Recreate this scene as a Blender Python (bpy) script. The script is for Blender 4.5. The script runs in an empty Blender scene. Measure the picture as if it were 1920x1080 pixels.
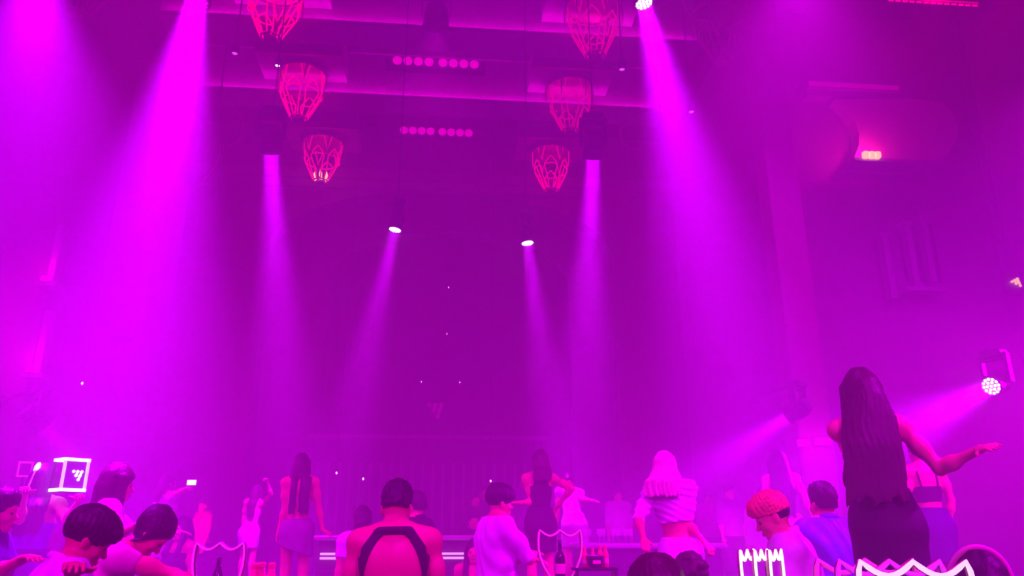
import bpy, bmesh, math, random
import numpy as np
from mathutils import Vector, Matrix, Quaternion, Euler

random.seed(7)
SC = bpy.context.scene
COL = SC.collection
PI = math.pi
R = math.radians

# ------------------------------------------------------------------ camera
F_PX, CX, CY = 1400.0, 960.0, 540.0
CAM = Vector((0.0, 0.0, 1.5))
PITCH, YAW = R(17.97), R(5.16)
cam_data = bpy.data.cameras.new('camera')
cam_data.sensor_width = 36.0
cam_data.lens = 36.0 * F_PX / 1920.0
cam_data.clip_start = 0.05
cam_obj = bpy.data.objects.new('camera', cam_data)
cam_obj.location = CAM
cam_obj.rotation_euler = (PI / 2 + PITCH, 0, -YAW)
COL.objects.link(cam_obj)
SC.camera = cam_obj

FWD = Vector((math.sin(YAW) * math.cos(PITCH), math.cos(YAW) * math.cos(PITCH), math.sin(PITCH)))
RGT = Vector((math.cos(YAW), -math.sin(YAW), 0))
UPV = RGT.cross(FWD)

def ray(px, py):
    return FWD + RGT * ((px - CX) / F_PX) + UPV * ((CY - py) / F_PX)

def at(px, py, Y):
    """world point seen at a pixel of the photograph, on the cross plane y = Y of the hall"""
    d = ray(px, py)
    return CAM + d * (Y / d.y)

def ppm(Y):
    """pixels per metre near the horizon at hall depth Y"""
    return F_PX / (Y * math.cos(PITCH))

# ------------------------------------------------------------------ world: haze that fills the hall
world = bpy.data.worlds.new('hall_air')
SC.world = world
world.use_nodes = True
wn = world.node_tree.nodes
wn.clear()
w_out = wn.new('ShaderNodeOutputWorld')
w_bg = wn.new('ShaderNodeBackground')
w_bg.inputs['Color'].default_value = (0, 0, 0, 1)
w_vol = wn.new('ShaderNodeVolumeScatter')
w_vol.inputs['Color'].default_value = (1, 1, 1, 1)
w_vol.inputs['Density'].default_value = 0.065
w_vol.inputs['Anisotropy'].default_value = 0.15
world.node_tree.links.new(w_bg.outputs[0], w_out.inputs['Surface'])
world.node_tree.links.new(w_vol.outputs[0], w_out.inputs['Volume'])

# ------------------------------------------------------------------ render look
vs = SC.view_settings
SC.display_settings.display_device = 'sRGB'
vs.view_transform = 'Standard'
vs.look = 'None'
vs.gamma = 1.0
vs.use_curve_mapping = False
vs.exposure = 0.0
cy = SC.cycles
cy.use_denoising = True
cy.max_bounces = 3
cy.diffuse_bounces = 1
cy.glossy_bounces = 1
cy.transmission_bounces = 3
cy.volume_bounces = 1
cy.transparent_max_bounces = 8
cy.sample_clamp_indirect = 3.0
cy.caustics_reflective = False
cy.caustics_refractive = False

# ------------------------------------------------------------------ helpers
def mat(name, col, rough=0.6, metal=0.0, emit=None, strength=0.0, nscale=0.0, namt=0.0, bump=0.0,
        stretch=None, alpha=None, trans=0.0, ior=1.45, spec=0.5, stripes=None, coat=0.0):
    m = bpy.data.materials.new(name)
    m.use_nodes = True
    nt = m.node_tree
    p = nt.nodes['Principled BSDF']
    p.inputs['Base Color'].default_value = (*col, 1)
    p.inputs['Roughness'].default_value = rough
    p.inputs['Metallic'].default_value = metal
    p.inputs['Specular IOR Level'].default_value = spec
    p.inputs['IOR'].default_value = ior
    p.inputs['Coat Weight'].default_value = coat
    if trans:
        p.inputs['Transmission Weight'].default_value = trans
    if alpha is not None:
        p.inputs['Alpha'].default_value = alpha
    if emit:
        p.inputs['Emission Color'].default_value = (*emit, 1)
        p.inputs['Emission Strength'].default_value = strength
    if emit and strength < 10:
        m.cycles.emission_sampling = 'NONE'
    if nscale:
        tc = nt.nodes.new('ShaderNodeTexCoord')
        mp = nt.nodes.new('ShaderNodeMapping')
        nt.links.new(tc.outputs['Object'], mp.inputs['Vector'])
        if stretch:
            mp.inputs['Scale'].default_value = stretch
        nz = nt.nodes.new('ShaderNodeTexNoise')
        nz.inputs['Scale'].default_value = nscale
        nz.inputs['Detail'].default_value = 4
        nt.links.new(mp.outputs[0], nz.inputs['Vector'])
        if namt:
            mx = nt.nodes.new('ShaderNodeMix')
            mx.data_type = 'RGBA'
            mx.inputs[6].default_value = (*[c * (1 - namt) for c in col], 1)
            mx.inputs[7].default_value = (*[min(1, c * (1 + namt)) for c in col], 1)
            nt.links.new(nz.outputs['Fac'], mx.inputs[0])
            nt.links.new(mx.outputs[2], p.inputs['Base Color'])
        if bump:
            bp = nt.nodes.new('ShaderNodeBump')
            bp.inputs['Strength'].default_value = bump
            bp.inputs['Distance'].default_value = 0.01
            nt.links.new(nz.outputs['Fac'], bp.inputs['Height'])
            nt.links.new(bp.outputs[0], p.inputs['Normal'])
    if stripes:
        scale, axis, c2 = stripes
        tc = nt.nodes.new('ShaderNodeTexCoord')
        wv = nt.nodes.new('ShaderNodeTexWave')
        wv.bands_direction = axis
        wv.inputs['Scale'].default_value = scale
        wv.inputs['Distortion'].default_value = 0.6
        rp = nt.nodes.new('ShaderNodeValToRGB')
        rp.color_ramp.elements[0].position = 0.42
        rp.color_ramp.elements[0].color = (*col, 1)
        rp.color_ramp.elements[1].position = 0.58
        rp.color_ramp.elements[1].color = (*c2, 1)
        nt.links.new(tc.outputs['Object'], wv.inputs['Vector'])
        nt.links.new(wv.outputs['Fac'], rp.inputs['Fac'])
        nt.links.new(rp.outputs['Color'], p.inputs['Base Color'])
    return m

def frame_of(d):
    d = Vector(d).normalized()
    a = Vector((0, 0, 1)) if abs(d.z) < 0.9 else Vector((1, 0, 0))
    u = d.cross(a).normalized()
    return u, d.cross(u).normalized()

class MB:
    """collects shapes; build() links them as one mesh object"""
    def __init__(s):
        s.v, s.f = [], []
    def add(s, vs, fs):
        n = len(s.v)
        s.v += [tuple(v) for v in vs]
        s.f += [tuple(i + n for i in f) for f in fs]
        return s
    def box(s, a, b, M=None):
        vs = [Vector((x, y, z)) for z in (a[2], b[2]) for y in (a[1], b[1]) for x in (a[0], b[0])]
        if M:
            vs = [M @ v for v in vs]
        return s.add(vs, [(0, 2, 3, 1), (4, 5, 7, 6), (0, 1, 5, 4), (2, 6, 7, 3), (0, 4, 6, 2), (1, 3, 7, 5)])
    def rbox(s, a, b, r, M=None, n=3):
        """box with its vertical edges rounded and top and bottom edges chamfered"""
        pts = []
        for cx, cy_, a0 in ((b[0] - r, b[1] - r, 0), (a[0] + r, b[1] - r, 90), (a[0] + r, a[1] + r, 180), (b[0] - r, a[1] + r, 270)):
            for k in range(n + 1):
                t = R(a0 + 90 * k / n)
                pts.append((cx, cy_, math.cos(t), math.sin(t)))
        N = len(pts)
        vs, fs = [], []
        c = min(r * .5, (b[2] - a[2]) * .3)
        for z, rr in ((a[2], r - c), (a[2] + c, r), (b[2] - c, r), (b[2], r - c)):
            vs += [Vector((x + ux * rr, y + uy * rr, z)) for x, y, ux, uy in pts]
        for k in range(3):
            for i in range(N):
                j = (i + 1) % N
                fs.append((k * N + i, k * N + j, (k + 1) * N + j, (k + 1) * N + i))
        fs.append(tuple(reversed(range(N))))
        fs.append(tuple(range(3 * N, 4 * N)))
        if M:
            vs = [M @ v for v in vs]
        return s.add(vs, fs)
    def tube(s, pts, r, n=8, closed=False, cap=True):
        pts = [Vector(p) for p in pts]
        rs = r if isinstance(r, (list, tuple)) else [r] * len(pts)
        vs, fs = [], []
        N = len(pts)
        u = None
        for i, p in enumerate(pts):
            if closed:
                d = pts[(i + 1) % N] - pts[i - 1]
            else:
                d = pts[min(i + 1, N - 1)] - pts[max(i - 1, 0)]
            d = d.normalized()
            if u is None:
                u, w = frame_of(d)
            else:
                u = (u - d * u.dot(d))
                u = u.normalized() if u.length > 1e-6 else frame_of(d)[0]
                w = d.cross(u)
            for k in range(n):
                t = 2 * PI * k / n
                vs.append(p + (u * math.cos(t) + w * math.sin(t)) * rs[i])
        for i in range(N if closed else N - 1):
            j = (i + 1) % N
            for k in range(n):
                l = (k + 1) % n
                fs.append((i * n + k, i * n + l, j * n + l, j * n + k))
        if not closed and cap:
            fs.append(tuple(reversed(range(n))))
            fs.append(tuple(range((N - 1) * n, N * n)))
        return s.add(vs, fs)
    def lathe(s, prof, n=20, M=None, cap=True):
        vs, fs = [], []
        for r, z in prof:
            for k in range(n):
                t = 2 * PI * k / n
                vs.append(Vector((r * math.cos(t), r * math.sin(t), z)))
        for i in range(len(prof) - 1):
            for k in range(n):
                l = (k + 1) % n
                fs.append((i * n + k, i * n + l, (i + 1) * n + l, (i + 1) * n + k))
        if cap:
            fs.append(tuple(reversed(range(n))))
            fs.append(tuple(range((len(prof) - 1) * n, len(prof) * n)))
        if M:
            vs = [M @ v for v in vs]
        return s.add(vs, fs)
    def prism(s, out, y0, y1, M=None):
        """outline in x,z extruded along y"""
        n = len(out)
        vs = [Vector((x, y0, z)) for x, z in out] + [Vector((x, y1, z)) for x, z in out]
        fs = [tuple(range(n)), tuple(reversed(range(n, 2 * n)))]
        for i in range(n):
            j = (i + 1) % n
            fs.append((i, i + n, j + n, j))
        if M:
            vs = [M @ v for v in vs]
        return s.add(vs, fs)
    def mesh(s, name):
        me = bpy.data.meshes.new(name)
        me.from_pydata(s.v, [], s.f)
        bm = bmesh.new()
        bm.from_mesh(me)
        bmesh.ops.recalc_face_normals(bm, faces=bm.faces)
        bm.to_mesh(me)
        bm.free()
        return me
    def build(s, name, m, parent=None, smooth=False, loc=None):
        me = s.mesh(name)
        return link_mesh(name, me, m, parent, smooth, loc)

def link_mesh(name, me, m, parent=None, smooth=False, loc=None):
    if m is not None and not me.materials:
        me.materials.append(m)
    if smooth:
        me.polygons.foreach_set('use_smooth', [True] * len(me.polygons))
    o = bpy.data.objects.new(name, me)
    COL.objects.link(o)
    if parent is not None:
        o.parent = parent
    if loc is not None:
        o.location = loc
    return o

def thing(name, label, cat, loc=(0, 0, 0), rz=0.0, group=None, rot=None):
    o = bpy.data.objects.new(name, None)
    o.empty_display_size = 0.1
    COL.objects.link(o)
    o.location = loc
    o.rotation_euler = rot if rot is not None else (0, 0, rz)
    return tag(o, label, cat, group)

def tag(o, label, cat, group=None, kind=None):
    o['label'] = label
    o['category'] = cat
    if group:
        o['group'] = group
    if kind:
        o['kind'] = kind
    return o

def struct(name, mb, m, parent=None):
    o = mb.build(name, m, parent)
    if parent is None:
        o['kind'] = 'structure'
    return o

def copy_tree(o, parent=None):
    c = o.copy()
    COL.objects.link(c)
    c.parent = parent
    for ch in list(o.children):
        copy_tree(ch, c)
    return c

def lamp(name, kind, loc, col, energy, parent=None, aim=None, size=0.1, spread=None, cone=None, blend=1.0):
    l = bpy.data.lights.new(name, kind)
    l.color = col
    l.energy = energy
    if kind == 'AREA':
        l.shape = 'DISK'
        l.size = size
        l.spread = spread
    else:
        l.shadow_soft_size = size
    if kind == 'SPOT':
        l.spot_size = cone
        l.spot_blend = blend
    o = bpy.data.objects.new(name, l)
    COL.objects.link(o)
    o.location = loc
    if aim is not None:
        o.rotation_euler = (Vector(aim) - Vector(loc)).to_track_quat('-Z', 'Y').to_euler()
    if parent is not None:
        o.parent = parent
    return o

# ------------------------------------------------------------------ materials
M = {}
M['wall'] = mat('painted plaster', (.30, .25, .30), .8, nscale=2.5, namt=.18, bump=.1)
M['dark_wall'] = mat('dark plaster', (.10, .08, .11), .8, nscale=2.0, namt=.2)
M['floor'] = mat('dark stone floor', (.05, .045, .05), .35, nscale=6, namt=.3)
M['ceiling'] = mat('dark ceiling paint', (.07, .06, .08), .85, nscale=3, namt=.2)
M['beam'] = mat('painted beam', (.42, .36, .42), .7, nscale=3, namt=.12)
M['metal'] = mat('dark grey fixture metal', (.09, .09, .10), .45, metal=.3, nscale=20, namt=.2)
M['steel'] = mat('satin steel', (.55, .55, .58), .3, metal=.9, nscale=30, namt=.08)
M['led_white'] = mat('white led', (.8, .8, .8), .4, emit=(1, .93, 1), strength=7)
M['led_soft'] = mat('dim pink lens', (.6, .3, .5), .25, emit=(1, 0, .5), strength=1.5)
M['neon_red'] = mat('red lit tube', (.6, .05, .1), .4, emit=(1, 0, .20), strength=.85)
M['neon_red_hot'] = mat('bright red lit tube', (.6, .05, .1), .4, emit=(1, 0, .14), strength=1.7)
M['frame_metal'] = mat('bronze lantern frame', (.55, .30, .30), .35, metal=.6, nscale=15, namt=.15)
M['flame'] = mat('warm bulb', (.9, .8, .6), .3, emit=(1, .55, .14), strength=3.2)
M['cove'] = mat('magenta cove led', (.5, .2, .5), .5, emit=(1, 0, .66), strength=38)
M['red_led'] = mat('red led', (.5, .05, .05), .4, emit=(1, 0, .14), strength=3.2)
M['uplight'] = mat('warm uplight', (.9, .7, .5), .4, emit=(1, .5, .14), strength=2.6)
M['yellow_led'] = mat('yellow sign led', (.9, .8, .2), .4, emit=(1, .62, .02), strength=1.3)
M['sparkle'] = mat('tiny lamp', (1, .8, 1), .4, emit=(1, .35, .8), strength=6)
M['strip_white'] = mat('cool white strip', (.8, .8, .9), .4, emit=(.72, .48, 1), strength=1.25)
M['pink_panel'] = mat('pink lit panel', (.7, .2, .5), .5, emit=(1, 0, .55), strength=.35)
M['counter'] = mat('dark lacquer counter', (.08, .06, .09), .3, nscale=5, namt=.2)
M['counter_light'] = mat('pale counter top', (.55, .5, .58), .35, nscale=4, namt=.1)
M['stage'] = mat('stage boards', (.16, .13, .16), .5, nscale=4, namt=.2, stretch=(1, 8, 1))

# ------------------------------------------------------------------ colours of the beams and the unseen wash lights; sizes of the hall
BEAM = (.58, 0, 1)
WASH = (.74, 0, 1)
X0 = -0.33
HALF_L, HALF_R = -10.4, 10.4
Y_BACK, Y_CROSS, Y_END, Y_REAR = -7.0, 12.4, 17.9, 21.5
Z_CEIL = 11.7
AISLE_L, AISLE_R = -6.6, 5.95

# ------------------------------------------------------------------ the hall
struct('floor', MB().box((HALF_L - .2, Y_BACK - .2, -.15), (HALF_R + .2, Y_REAR + .2, 0)), M['floor'])
struct('ceiling', MB().box((HALF_L - .2, Y_BACK - .2, Z_CEIL), (HALF_R + .2, Y_REAR + .2, Z_CEIL + .15)), M['ceiling'])
struct('wall_left', MB().box((HALF_L - .2, Y_BACK, 0), (HALF_L, Y_CROSS, Z_CEIL)), M['wall'])
struct('wall_right', MB().box((HALF_R, Y_BACK, 0), (HALF_R + .2, Y_CROSS, Z_CEIL)), M['wall'])
struct('wall_back', MB().box((HALF_L - .2, Y_BACK - .2, 0), (HALF_R + .2, Y_BACK, Z_CEIL)), M['dark_wall'])
struct('wall_cross_left', MB().box((HALF_L - .2, Y_CROSS, 0), (AISLE_L, Y_CROSS + .3, Z_CEIL)), M['wall'])
struct('wall_cross_right', MB().box((AISLE_R, Y_CROSS, 0), (HALF_R + .2, Y_CROSS + .3, Z_CEIL)), M['wall'])
struct('wall_nave_left', MB().box((AISLE_L - .2, Y_CROSS + .3, 0), (AISLE_L, Y_REAR, Z_CEIL)), M['wall'])
struct('wall_nave_right', MB().box((AISLE_R, Y_CROSS + .3, 0), (AISLE_R + .2, Y_REAR, Z_CEIL)), M['wall'])
struct('wall_rear', MB().box((AISLE_L, Y_REAR, 0), (AISLE_R, Y_REAR + .2, Z_CEIL)), M['dark_wall'])

def arch_wall(name, y, thick, cx, a, b, zs, m, n=24):
    """wall with an elliptical arched opening: half width a, springing height zs, rise b"""
    mb = MB()
    pts = [(cx + a * math.cos(PI * k / n), zs + b * math.sin(PI * k / n)) for k in range(n + 1)]
    for (xa, za), (xb, zb) in zip(pts[:-1], pts[1:]):
        mb.prism([(xb, zb), (xa, za), (xa, Z_CEIL), (xb, Z_CEIL)], y, y + thick)
    mb.box((cx + a, y, 0), (AISLE_R, y + thick, Z_CEIL))
    mb.box((AISLE_L, y, 0), (cx - a, y + thick, Z_CEIL))
    o = struct(name, mb, m)
    tr = MB().tube([(x, y - .02, z) for x, z in pts], .045, 6)
    struct('trim_arch', tr, M['beam'], o)
    return o
pA = at(835, 357, Y_END)
arch_wall('wall_end', Y_END, .5, pA.x, 4.35, 1.75, pA.z - 1.75, M['wall'])
pB = at(850, 437, 19.6)
arch_wall('wall_inner_arch', 19.6, .4, pB.x, 3.3, 1.35, pB.z - 1.35, M['wall'])

# cross beams of the nave ceiling, each with a led strip lying in the lip along its lower edge
Z_BEAM = 10.1
for i, yb in enumerate((6.6, 9.1, 11.56, 13.9)):
    b = struct('trim_%d' % (i + 1), MB().box((AISLE_L + 1.4, yb, Z_BEAM), (AISLE_R - 1.4, yb + .55, Z_CEIL)), M['beam'])
    MB().box((AISLE_L + 1.4, yb - .14, Z_BEAM - .03), (AISLE_R - 1.4, yb, Z_BEAM)).box((AISLE_L + 1.4, yb - .14, Z_BEAM), (AISLE_R - 1.4, yb - .12, Z_BEAM + .05)).build('lip', M['beam'], b)
    MB().box((AISLE_L + 1.5, yb - .11, Z_BEAM), (AISLE_R - 1.5, yb - .06, Z_BEAM + .018)).build('cove_strip', M['cove'], b)
    MB().box((AISLE_L + 1.4, yb - .06, Z_CEIL - .5), (AISLE_R - 1.4, yb, Z_CEIL - .3)).build('moulding', M['beam'], b)
c = struct('trim_5', MB().box((AISLE_L, Y_END - .35, Z_BEAM - .05), (AISLE_R, Y_END, Z_BEAM + .2)).box((AISLE_L, Y_END - .2, Z_BEAM - .25), (AISLE_R, Y_END, Z_BEAM - .05)), M['beam'])

# bulkheads from which the lanterns hang
LANTERN_Y = (10.95, 13.55, 16.4)
LX, RX = -3.08, 2.44
n_tr = 6
for yl in LANTERN_Y:
    for xc in (LX, RX):
        o = struct('trim_%d' % n_tr, MB().box((xc - .85, yl - .6, 10.47), (xc + .85, yl + .6, 11.0)).box((xc - .7, yl - .45, 11.0), (xc + .7, yl + .45, Z_CEIL)), M['beam'])
        MB().box((xc - .87, yl - .62, 10.45), (xc + .87, yl - .58, 10.49)).build('edge_trim', M['frame_metal'], o)
        n_tr += 1

# ------------------------------------------------------------------ moving head lights
def moving_head(label, src, aim, power, lens_r=.1, spread=22, hang=1, face=True, col=BEAM, scale=1.0, drop=None, group=None, arm=None):
    """hang=1: clamped to a truss or ceiling above; hang=-1: stands on its base"""
    src, aim = Vector(src), Vector(aim)
    d = (aim - src).normalized()
    s = lens_r / .1
    L = .30 * s
    pivot = src - d * (L * .55)
    side = d.cross(Vector((0, 0, 1)))
    side = side.normalized() if side.length > .05 else Vector((1, 0, 0))
    rz = math.atan2(side.y, side.x)
    base = pivot + Vector((0, 0, hang * .34 * s))
    t = thing('moving_head_light', label, 'stage light', base, 0, group or 'moving head lights')
    def loc(p):
        return Vector(p) - base
    Mz = Matrix.Rotation(rz, 4, 'Z')
    zz = hang
    b = MB().rbox((-.13 * s, -.1 * s, -.05 * s), (.13 * s, .1 * s, .05 * s), .03 * s, Mz)
    b.build('base', M['metal'], t)
    y = MB()
    for sx in (-1, 1):
        y.rbox((sx * .15 * s - .02 * s, -.05 * s, min(0, -zz * .36 * s)), (sx * .15 * s + .02 * s, .05 * s, max(0, -zz * .36 * s)), .018 * s, Mz)
    y.rbox((-.17 * s, -.05 * s, -zz * .06 * s - .02 * s), (.17 * s, .05 * s, -zz * .06 * s + .02 * s), .015 * s, Mz)
    y.build('yoke', M['metal'], t)
    Mh = Matrix.Translation(loc(src)) @ d.to_track_quat('Z', 'Y').to_matrix().to_4x4()
    h = MB().lathe([(.05 * s, -L * 1.05), (.1 * s, -L), (.115 * s, -L * .8), (.12 * s, -L * .35), (.125 * s, -.01 * s), (.125 * s, .015 * s), (.108 * s, .015 * s), (.105 * s, -.01 * s), (.02, -.012 * s)], 24, Mh)
    for k in range(5):
        z = -L * (.42 + .1 * k)
        h.lathe([(.117 * s, z), (.128 * s, z + .004), (.128 * s, z + .014), (.117 * s, z + .018)], 24, Mh, cap=False)
    head = h.build('head', M['metal'], t)
    # nineteen led cells in front of the light engine
    cells = MB()
    cr = .0165 * s
    spots = [(0, 0)] + [(.046 * s * math.cos(k * PI / 3), .046 * s * math.sin(k * PI / 3)) for k in range(6)] + \
            [(.086 * s * math.cos(k * PI / 6), .086 * s * math.sin(k * PI / 6)) for k in range(12)]
    for x, yv in spots:
        cells.lathe([(cr * .8, .004), (cr, .006), (cr * .7, .012), (.002, .015)], 10, Mh @ Matrix.Translation((x, yv, 0)))
    lens = cells.build('lens', M['led_white'] if face else M['led_soft'], head)
    if power:
        lamp('beam_lamp', 'AREA', loc(src), col, power, t, aim=loc(src) + d, size=lens_r * 1.9, spread=R(spread))
    if drop:
        MB().tube([(0, 0, 0), (0, 0, drop)], .008, 8).build('hanger', M['metal'], t)
    if arm is not None:
        arm = Vector(arm)
        MB().tube([(0, 0, .02), arm + Vector((0, 0, .02))], .025 * s, 8).build('mounting_arm', M['metal'], t)
        MB().lathe([(.09 * s, -.02), (.09 * s, .02)], 14, Matrix.Translation(arm + Vector((0, 0, .02))) @ arm.to_track_quat('Z', 'Y').to_matrix().to_4x4()).build('wall_plate', M['metal'], t)
    return t

def up_to_ceiling(p):
    return Z_CEIL - Vector(p).z

HEADS = [
    # label, source px, Y, aim px, Y, power, lens r, spread, lens towards us, mounting arm
    ('moving head light pouring the broad beam at the upper left edge', (368, 2), 6.4, (262, 560), 6.0, 330, .11, 27, False, None),
    ('moving head light above the top left corner with a wide soft beam', (70, -80), 5.2, (40, 620), 5.4, 270, .12, 58, False, None),
    ('dark moving head beside the lowest left lantern, beam falling straight down', (508, 284), 9.4, (530, 760), 12.0, 175, .115, 20, False, None),
    ('white lit moving head in the arch, beam slanting down left', (741, 430), 10.2, (655, 800), 10.0, 52, .085, 19, True, None),
    ('white lit moving head in the arch, beam slanting down right', (989, 455), 10.2, (1040, 830), 10.0, 52, .085, 19, True, None),
    ('dark moving head beside the lowest right lantern, beam falling straight down', (1112, 294), 9.4, (1096, 760), 12.0, 175, .115, 20, False, None),
    ('bright moving head at the top edge right of centre with a long beam', (1207, 6), 6.6, (1345, 560), 6.4, 220, .088, 24, True, None),
    ('round white moving head low on the right wall, beam slanting left', (1859, 724), 9.0, (1560, 880), 7.8, 110, .11, 24, True, 'right'),
    ('pink edged moving head on the bracket by the reddish column', (1480, 780), 10.8, (1290, 905), 12.2, 110, .11, 28, False, 'back'),
    ('moving head on the left wall bracket with a short beam', (80, 798), 11.2, (215, 935), 12.2, 40, .11, 28, False, 'left'),
]
for lab, s, sy, q, qy, pw, lr, sp, fc, am in HEADS:
    S, Q = at(*s, sy), at(*q, qy)
    arm = {'right': (HALF_R - S.x, 0, 0), 'back': (0, Y_CROSS - S.y, 0), 'left': (AISLE_L - .2 - S.x, Y_CROSS - S.y, 0)}.get(am)
    moving_head(lab, S, Q, pw, lr, sp, hang=1, face=fc, drop=None if am else up_to_ceiling(S), arm=arm)

# unseen wash lights out of frame, added to light the haze and the crowd
def unseen_wash(label, p, aim, power, cone=150, col=WASH, r=.22, group='unseen wash lights'):
    p, aim = Vector(p), Vector(aim)
    d = (aim - p).normalized()
    t = thing('unseen_wash', label, 'stage light', p, 0, group)
    Mh = d.to_track_quat('Z', 'Y').to_matrix().to_4x4()
    MB().lathe([(.06, -.42), (.16, -.40), (.2, -.3), (.23, -.02), (.24, .0), (.225, .0), (.21, -.04), (.02, -.06)], 24, Mh).build('can', M['metal'], t, True)
    br = MB()
    side = d.cross(Vector((0, 0, 1)))
    side = side.normalized() if side.length > .05 else Vector((1, 0, 0))
    br.tube([side * .24 - d * .2, side * .26 - d * .2 + Vector((0, 0, .32)), -side * .26 - d * .2 + Vector((0, 0, .32)), -side * .24 - d * .2], .012, 6)
    br.build('bracket', M['metal'], t)
    MB().tube([-d * .2 + Vector((0, 0, .3)), -d * .2 + Vector((0, 0, Z_CEIL - p.z))], .015, 6).build('hanger', M['metal'], t)
    lamp('unseen_wash_lamp', 'SPOT', (d * .06), col, power, t, aim=d, size=r * .8, cone=R(cone))
    return t
UNSEEN_WASHES = [
    ('added wash light over the left aisle near the camera', (-7.4, 3.2, 7.4), (-5.2, 7.5, 1), 2300, WASH, 115),
    ('added wash light over the right aisle near the camera', (6.4, 2.2, 5.4), (4.4, 5.0, .3), 6400, WASH, 80),
    ('added wash light over the left aisle farther in', (-9.2, 8.2, 8.4), (-7, 11, 1), 800, WASH, 120),
    ('added wash light over the right aisle farther in', (9.2, 8.4, 8.0), (7, 11, 1), 700, WASH, 120),
    ('wash light high over the right aisle', at(1500, -110, 7.6), at(1480, 500, 10), 1300, WASH, 100),
    ('added wash light over the middle above the camera', (.6, 3.2, 8.0), (.6, 4.6, 0), 1600, WASH, 84),
    ('added low wash light on the left side turned across the floor', (-7.6, 9.6, 4.6), (0, 9.6, .6), 1900, (1, 0, .95), 78),
    ('added low wash light on the right side turned across the floor', (9.8, 8.6, 3.8), (0, 9.6, .4), 2000, (1, 0, .95), 70),
    ('added front spot on the left turned on the dancers', (-2.6, 3.0, 6.6), (-1.3, 8.6, 1.6), 1700, (1, 0, .85), 46),
    ('added front spot on the right turned on the dancers', (2.8, 3.0, 6.6), (1.9, 8.2, 1.6), 1700, (1, 0, .85), 46),
    ('added wash light behind the camera on the left', (-3.2, -2.6, 5.4), (-1.2, 5.5, .4), 3000, (.84, 0, 1), 62),
    ('added wash light behind the camera on the right', (3.2, -2.6, 5.4), (1.8, 5.5, .4), 3000, (.84, 0, 1), 62),
    ('added wash light above the stage front turned down on the stage', (X0, 11.0, 9.8), (X0, 13.0, 0), 300, (1, 0, .9), 75),
]
for lab, p, q, pw, col, cn in UNSEEN_WASHES:
    unseen_wash(lab, p, q, pw, col=col, cone=cn)

# ------------------------------------------------------------------ pendant lanterns
def pol(r, t, z):
    return (r * math.cos(t), r * math.sin(t), z)
def lantern_meshes():
    out = {}
    a, b = .40, .12
    petal = [pol(.40, 0, -.26), pol(.415, a * .55, -.37), pol(.40, a, -.50), pol(.28, a * .75, -.76), pol(.165, b * 2.2, -1.0),
             pol(.165, -b * 2.2, -1.0), pol(.28, -a * .75, -.76), pol(.40, -a, -.50), pol(.415, -a * .55, -.37)]
    out['petal'] = MB().tube(petal, .0165, 7, closed=True).mesh('petal')
    out['crossbar'] = MB().tube([pol(.405, a * .93, -.47), pol(.43, 0, -.47), pol(.405, -a * .93, -.47)], .014, 6).mesh('crossbar')
    out['spear'] = MB().tube([pol(.46, .22, 0), pol(.445, .1, -.2), pol(.43, 0, -.36), pol(.445, -.1, -.2), pol(.46, -.22, 0)], .015, 6).mesh('spear')
    out['fin'] = MB().tube([pol(.50, .05, 0), pol(.515, 0, -.2), pol(.50, -.02, -.42)], [.018, .015, .006], 6).mesh('fin')
    out['hoop'] = MB().tube([pol(.47, 2 * PI * k / 32, -.01) for k in range(32)], .02, 6, closed=True).mesh('hoop')
    out['base_hoop'] = MB().tube([pol(.16, 2 * PI * k / 24, -1.0) for k in range(24)], .016, 6, closed=True).tube([pol(.1, 2 * PI * k / 24, -1.04) for k in range(24)], .012, 6, closed=True).mesh('base_hoop')
    out['canopy'] = MB().lathe([(.5, 0), (.5, .03), (.42, .06), (.2, .09), (.06, .1)], 32).mesh('canopy')
    out['finial'] = MB().lathe([(.1, -1.0), (.09, -1.04), (.03, -1.07), (.004, -1.1)], 16).mesh('finial')
    out['bulb'] = MB().lathe([(.012, -.98), (.035, -.95), (.04, -.90), (.02, -.83), (.003, -.78)], 10).mesh('bulb')
    return out
LM = lantern_meshes()
def lantern(label, p, top, lit, spin=0.0, bulbs=False):
    t = thing('pendant_lantern', label, 'lantern', p, spin, 'caged pendant lanterns')
    tube_m = M['neon_red_hot'] if lit > 1 else (M['neon_red'] if lit else M['frame_metal'])
    def put(key, m, rz=0, parent=t):
        me = LM[key] if LM[key].materials and LM[key].materials[0] == m else LM[key].copy()
        if not me.materials:
            me.materials.append(m)
        elif me.materials[0] != m:
            me.materials[0] = m
        o = link_mesh(key, me, None, parent)
        o.rotation_euler = (0, 0, rz)
        return o
    put('canopy', M['frame_metal'])
    put('hoop', M['frame_metal'])
    put('base_hoop', M['frame_metal'])
    put('finial', M['frame_metal'])
    for k in range(6):
        pt = put('petal', tube_m, k * PI / 3)
        put('crossbar', tube_m, 0, pt)
        put('spear', tube_m if lit else M['frame_metal'], k * PI / 3 + PI / 6)
        put('fin', M['frame_metal'], k * PI / 3 + PI / 6)
    if bulbs:
        for k in range(6):
            o = put('bulb', M['flame'], 0)
            o.location = pol(.15, k * PI / 3 + .25, .02)
    MB().tube([(0, 0, .08), (0, 0, top - Vector(p).z)], .03, 8).build('stem', M['frame_metal'], t)
    if lit:
        lamp('lantern_lamp', 'POINT', (0, 0, -.55), (1, 0, .22), 5.5 * lit, t, size=.12)
    return t
ZL = 10.42
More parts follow.
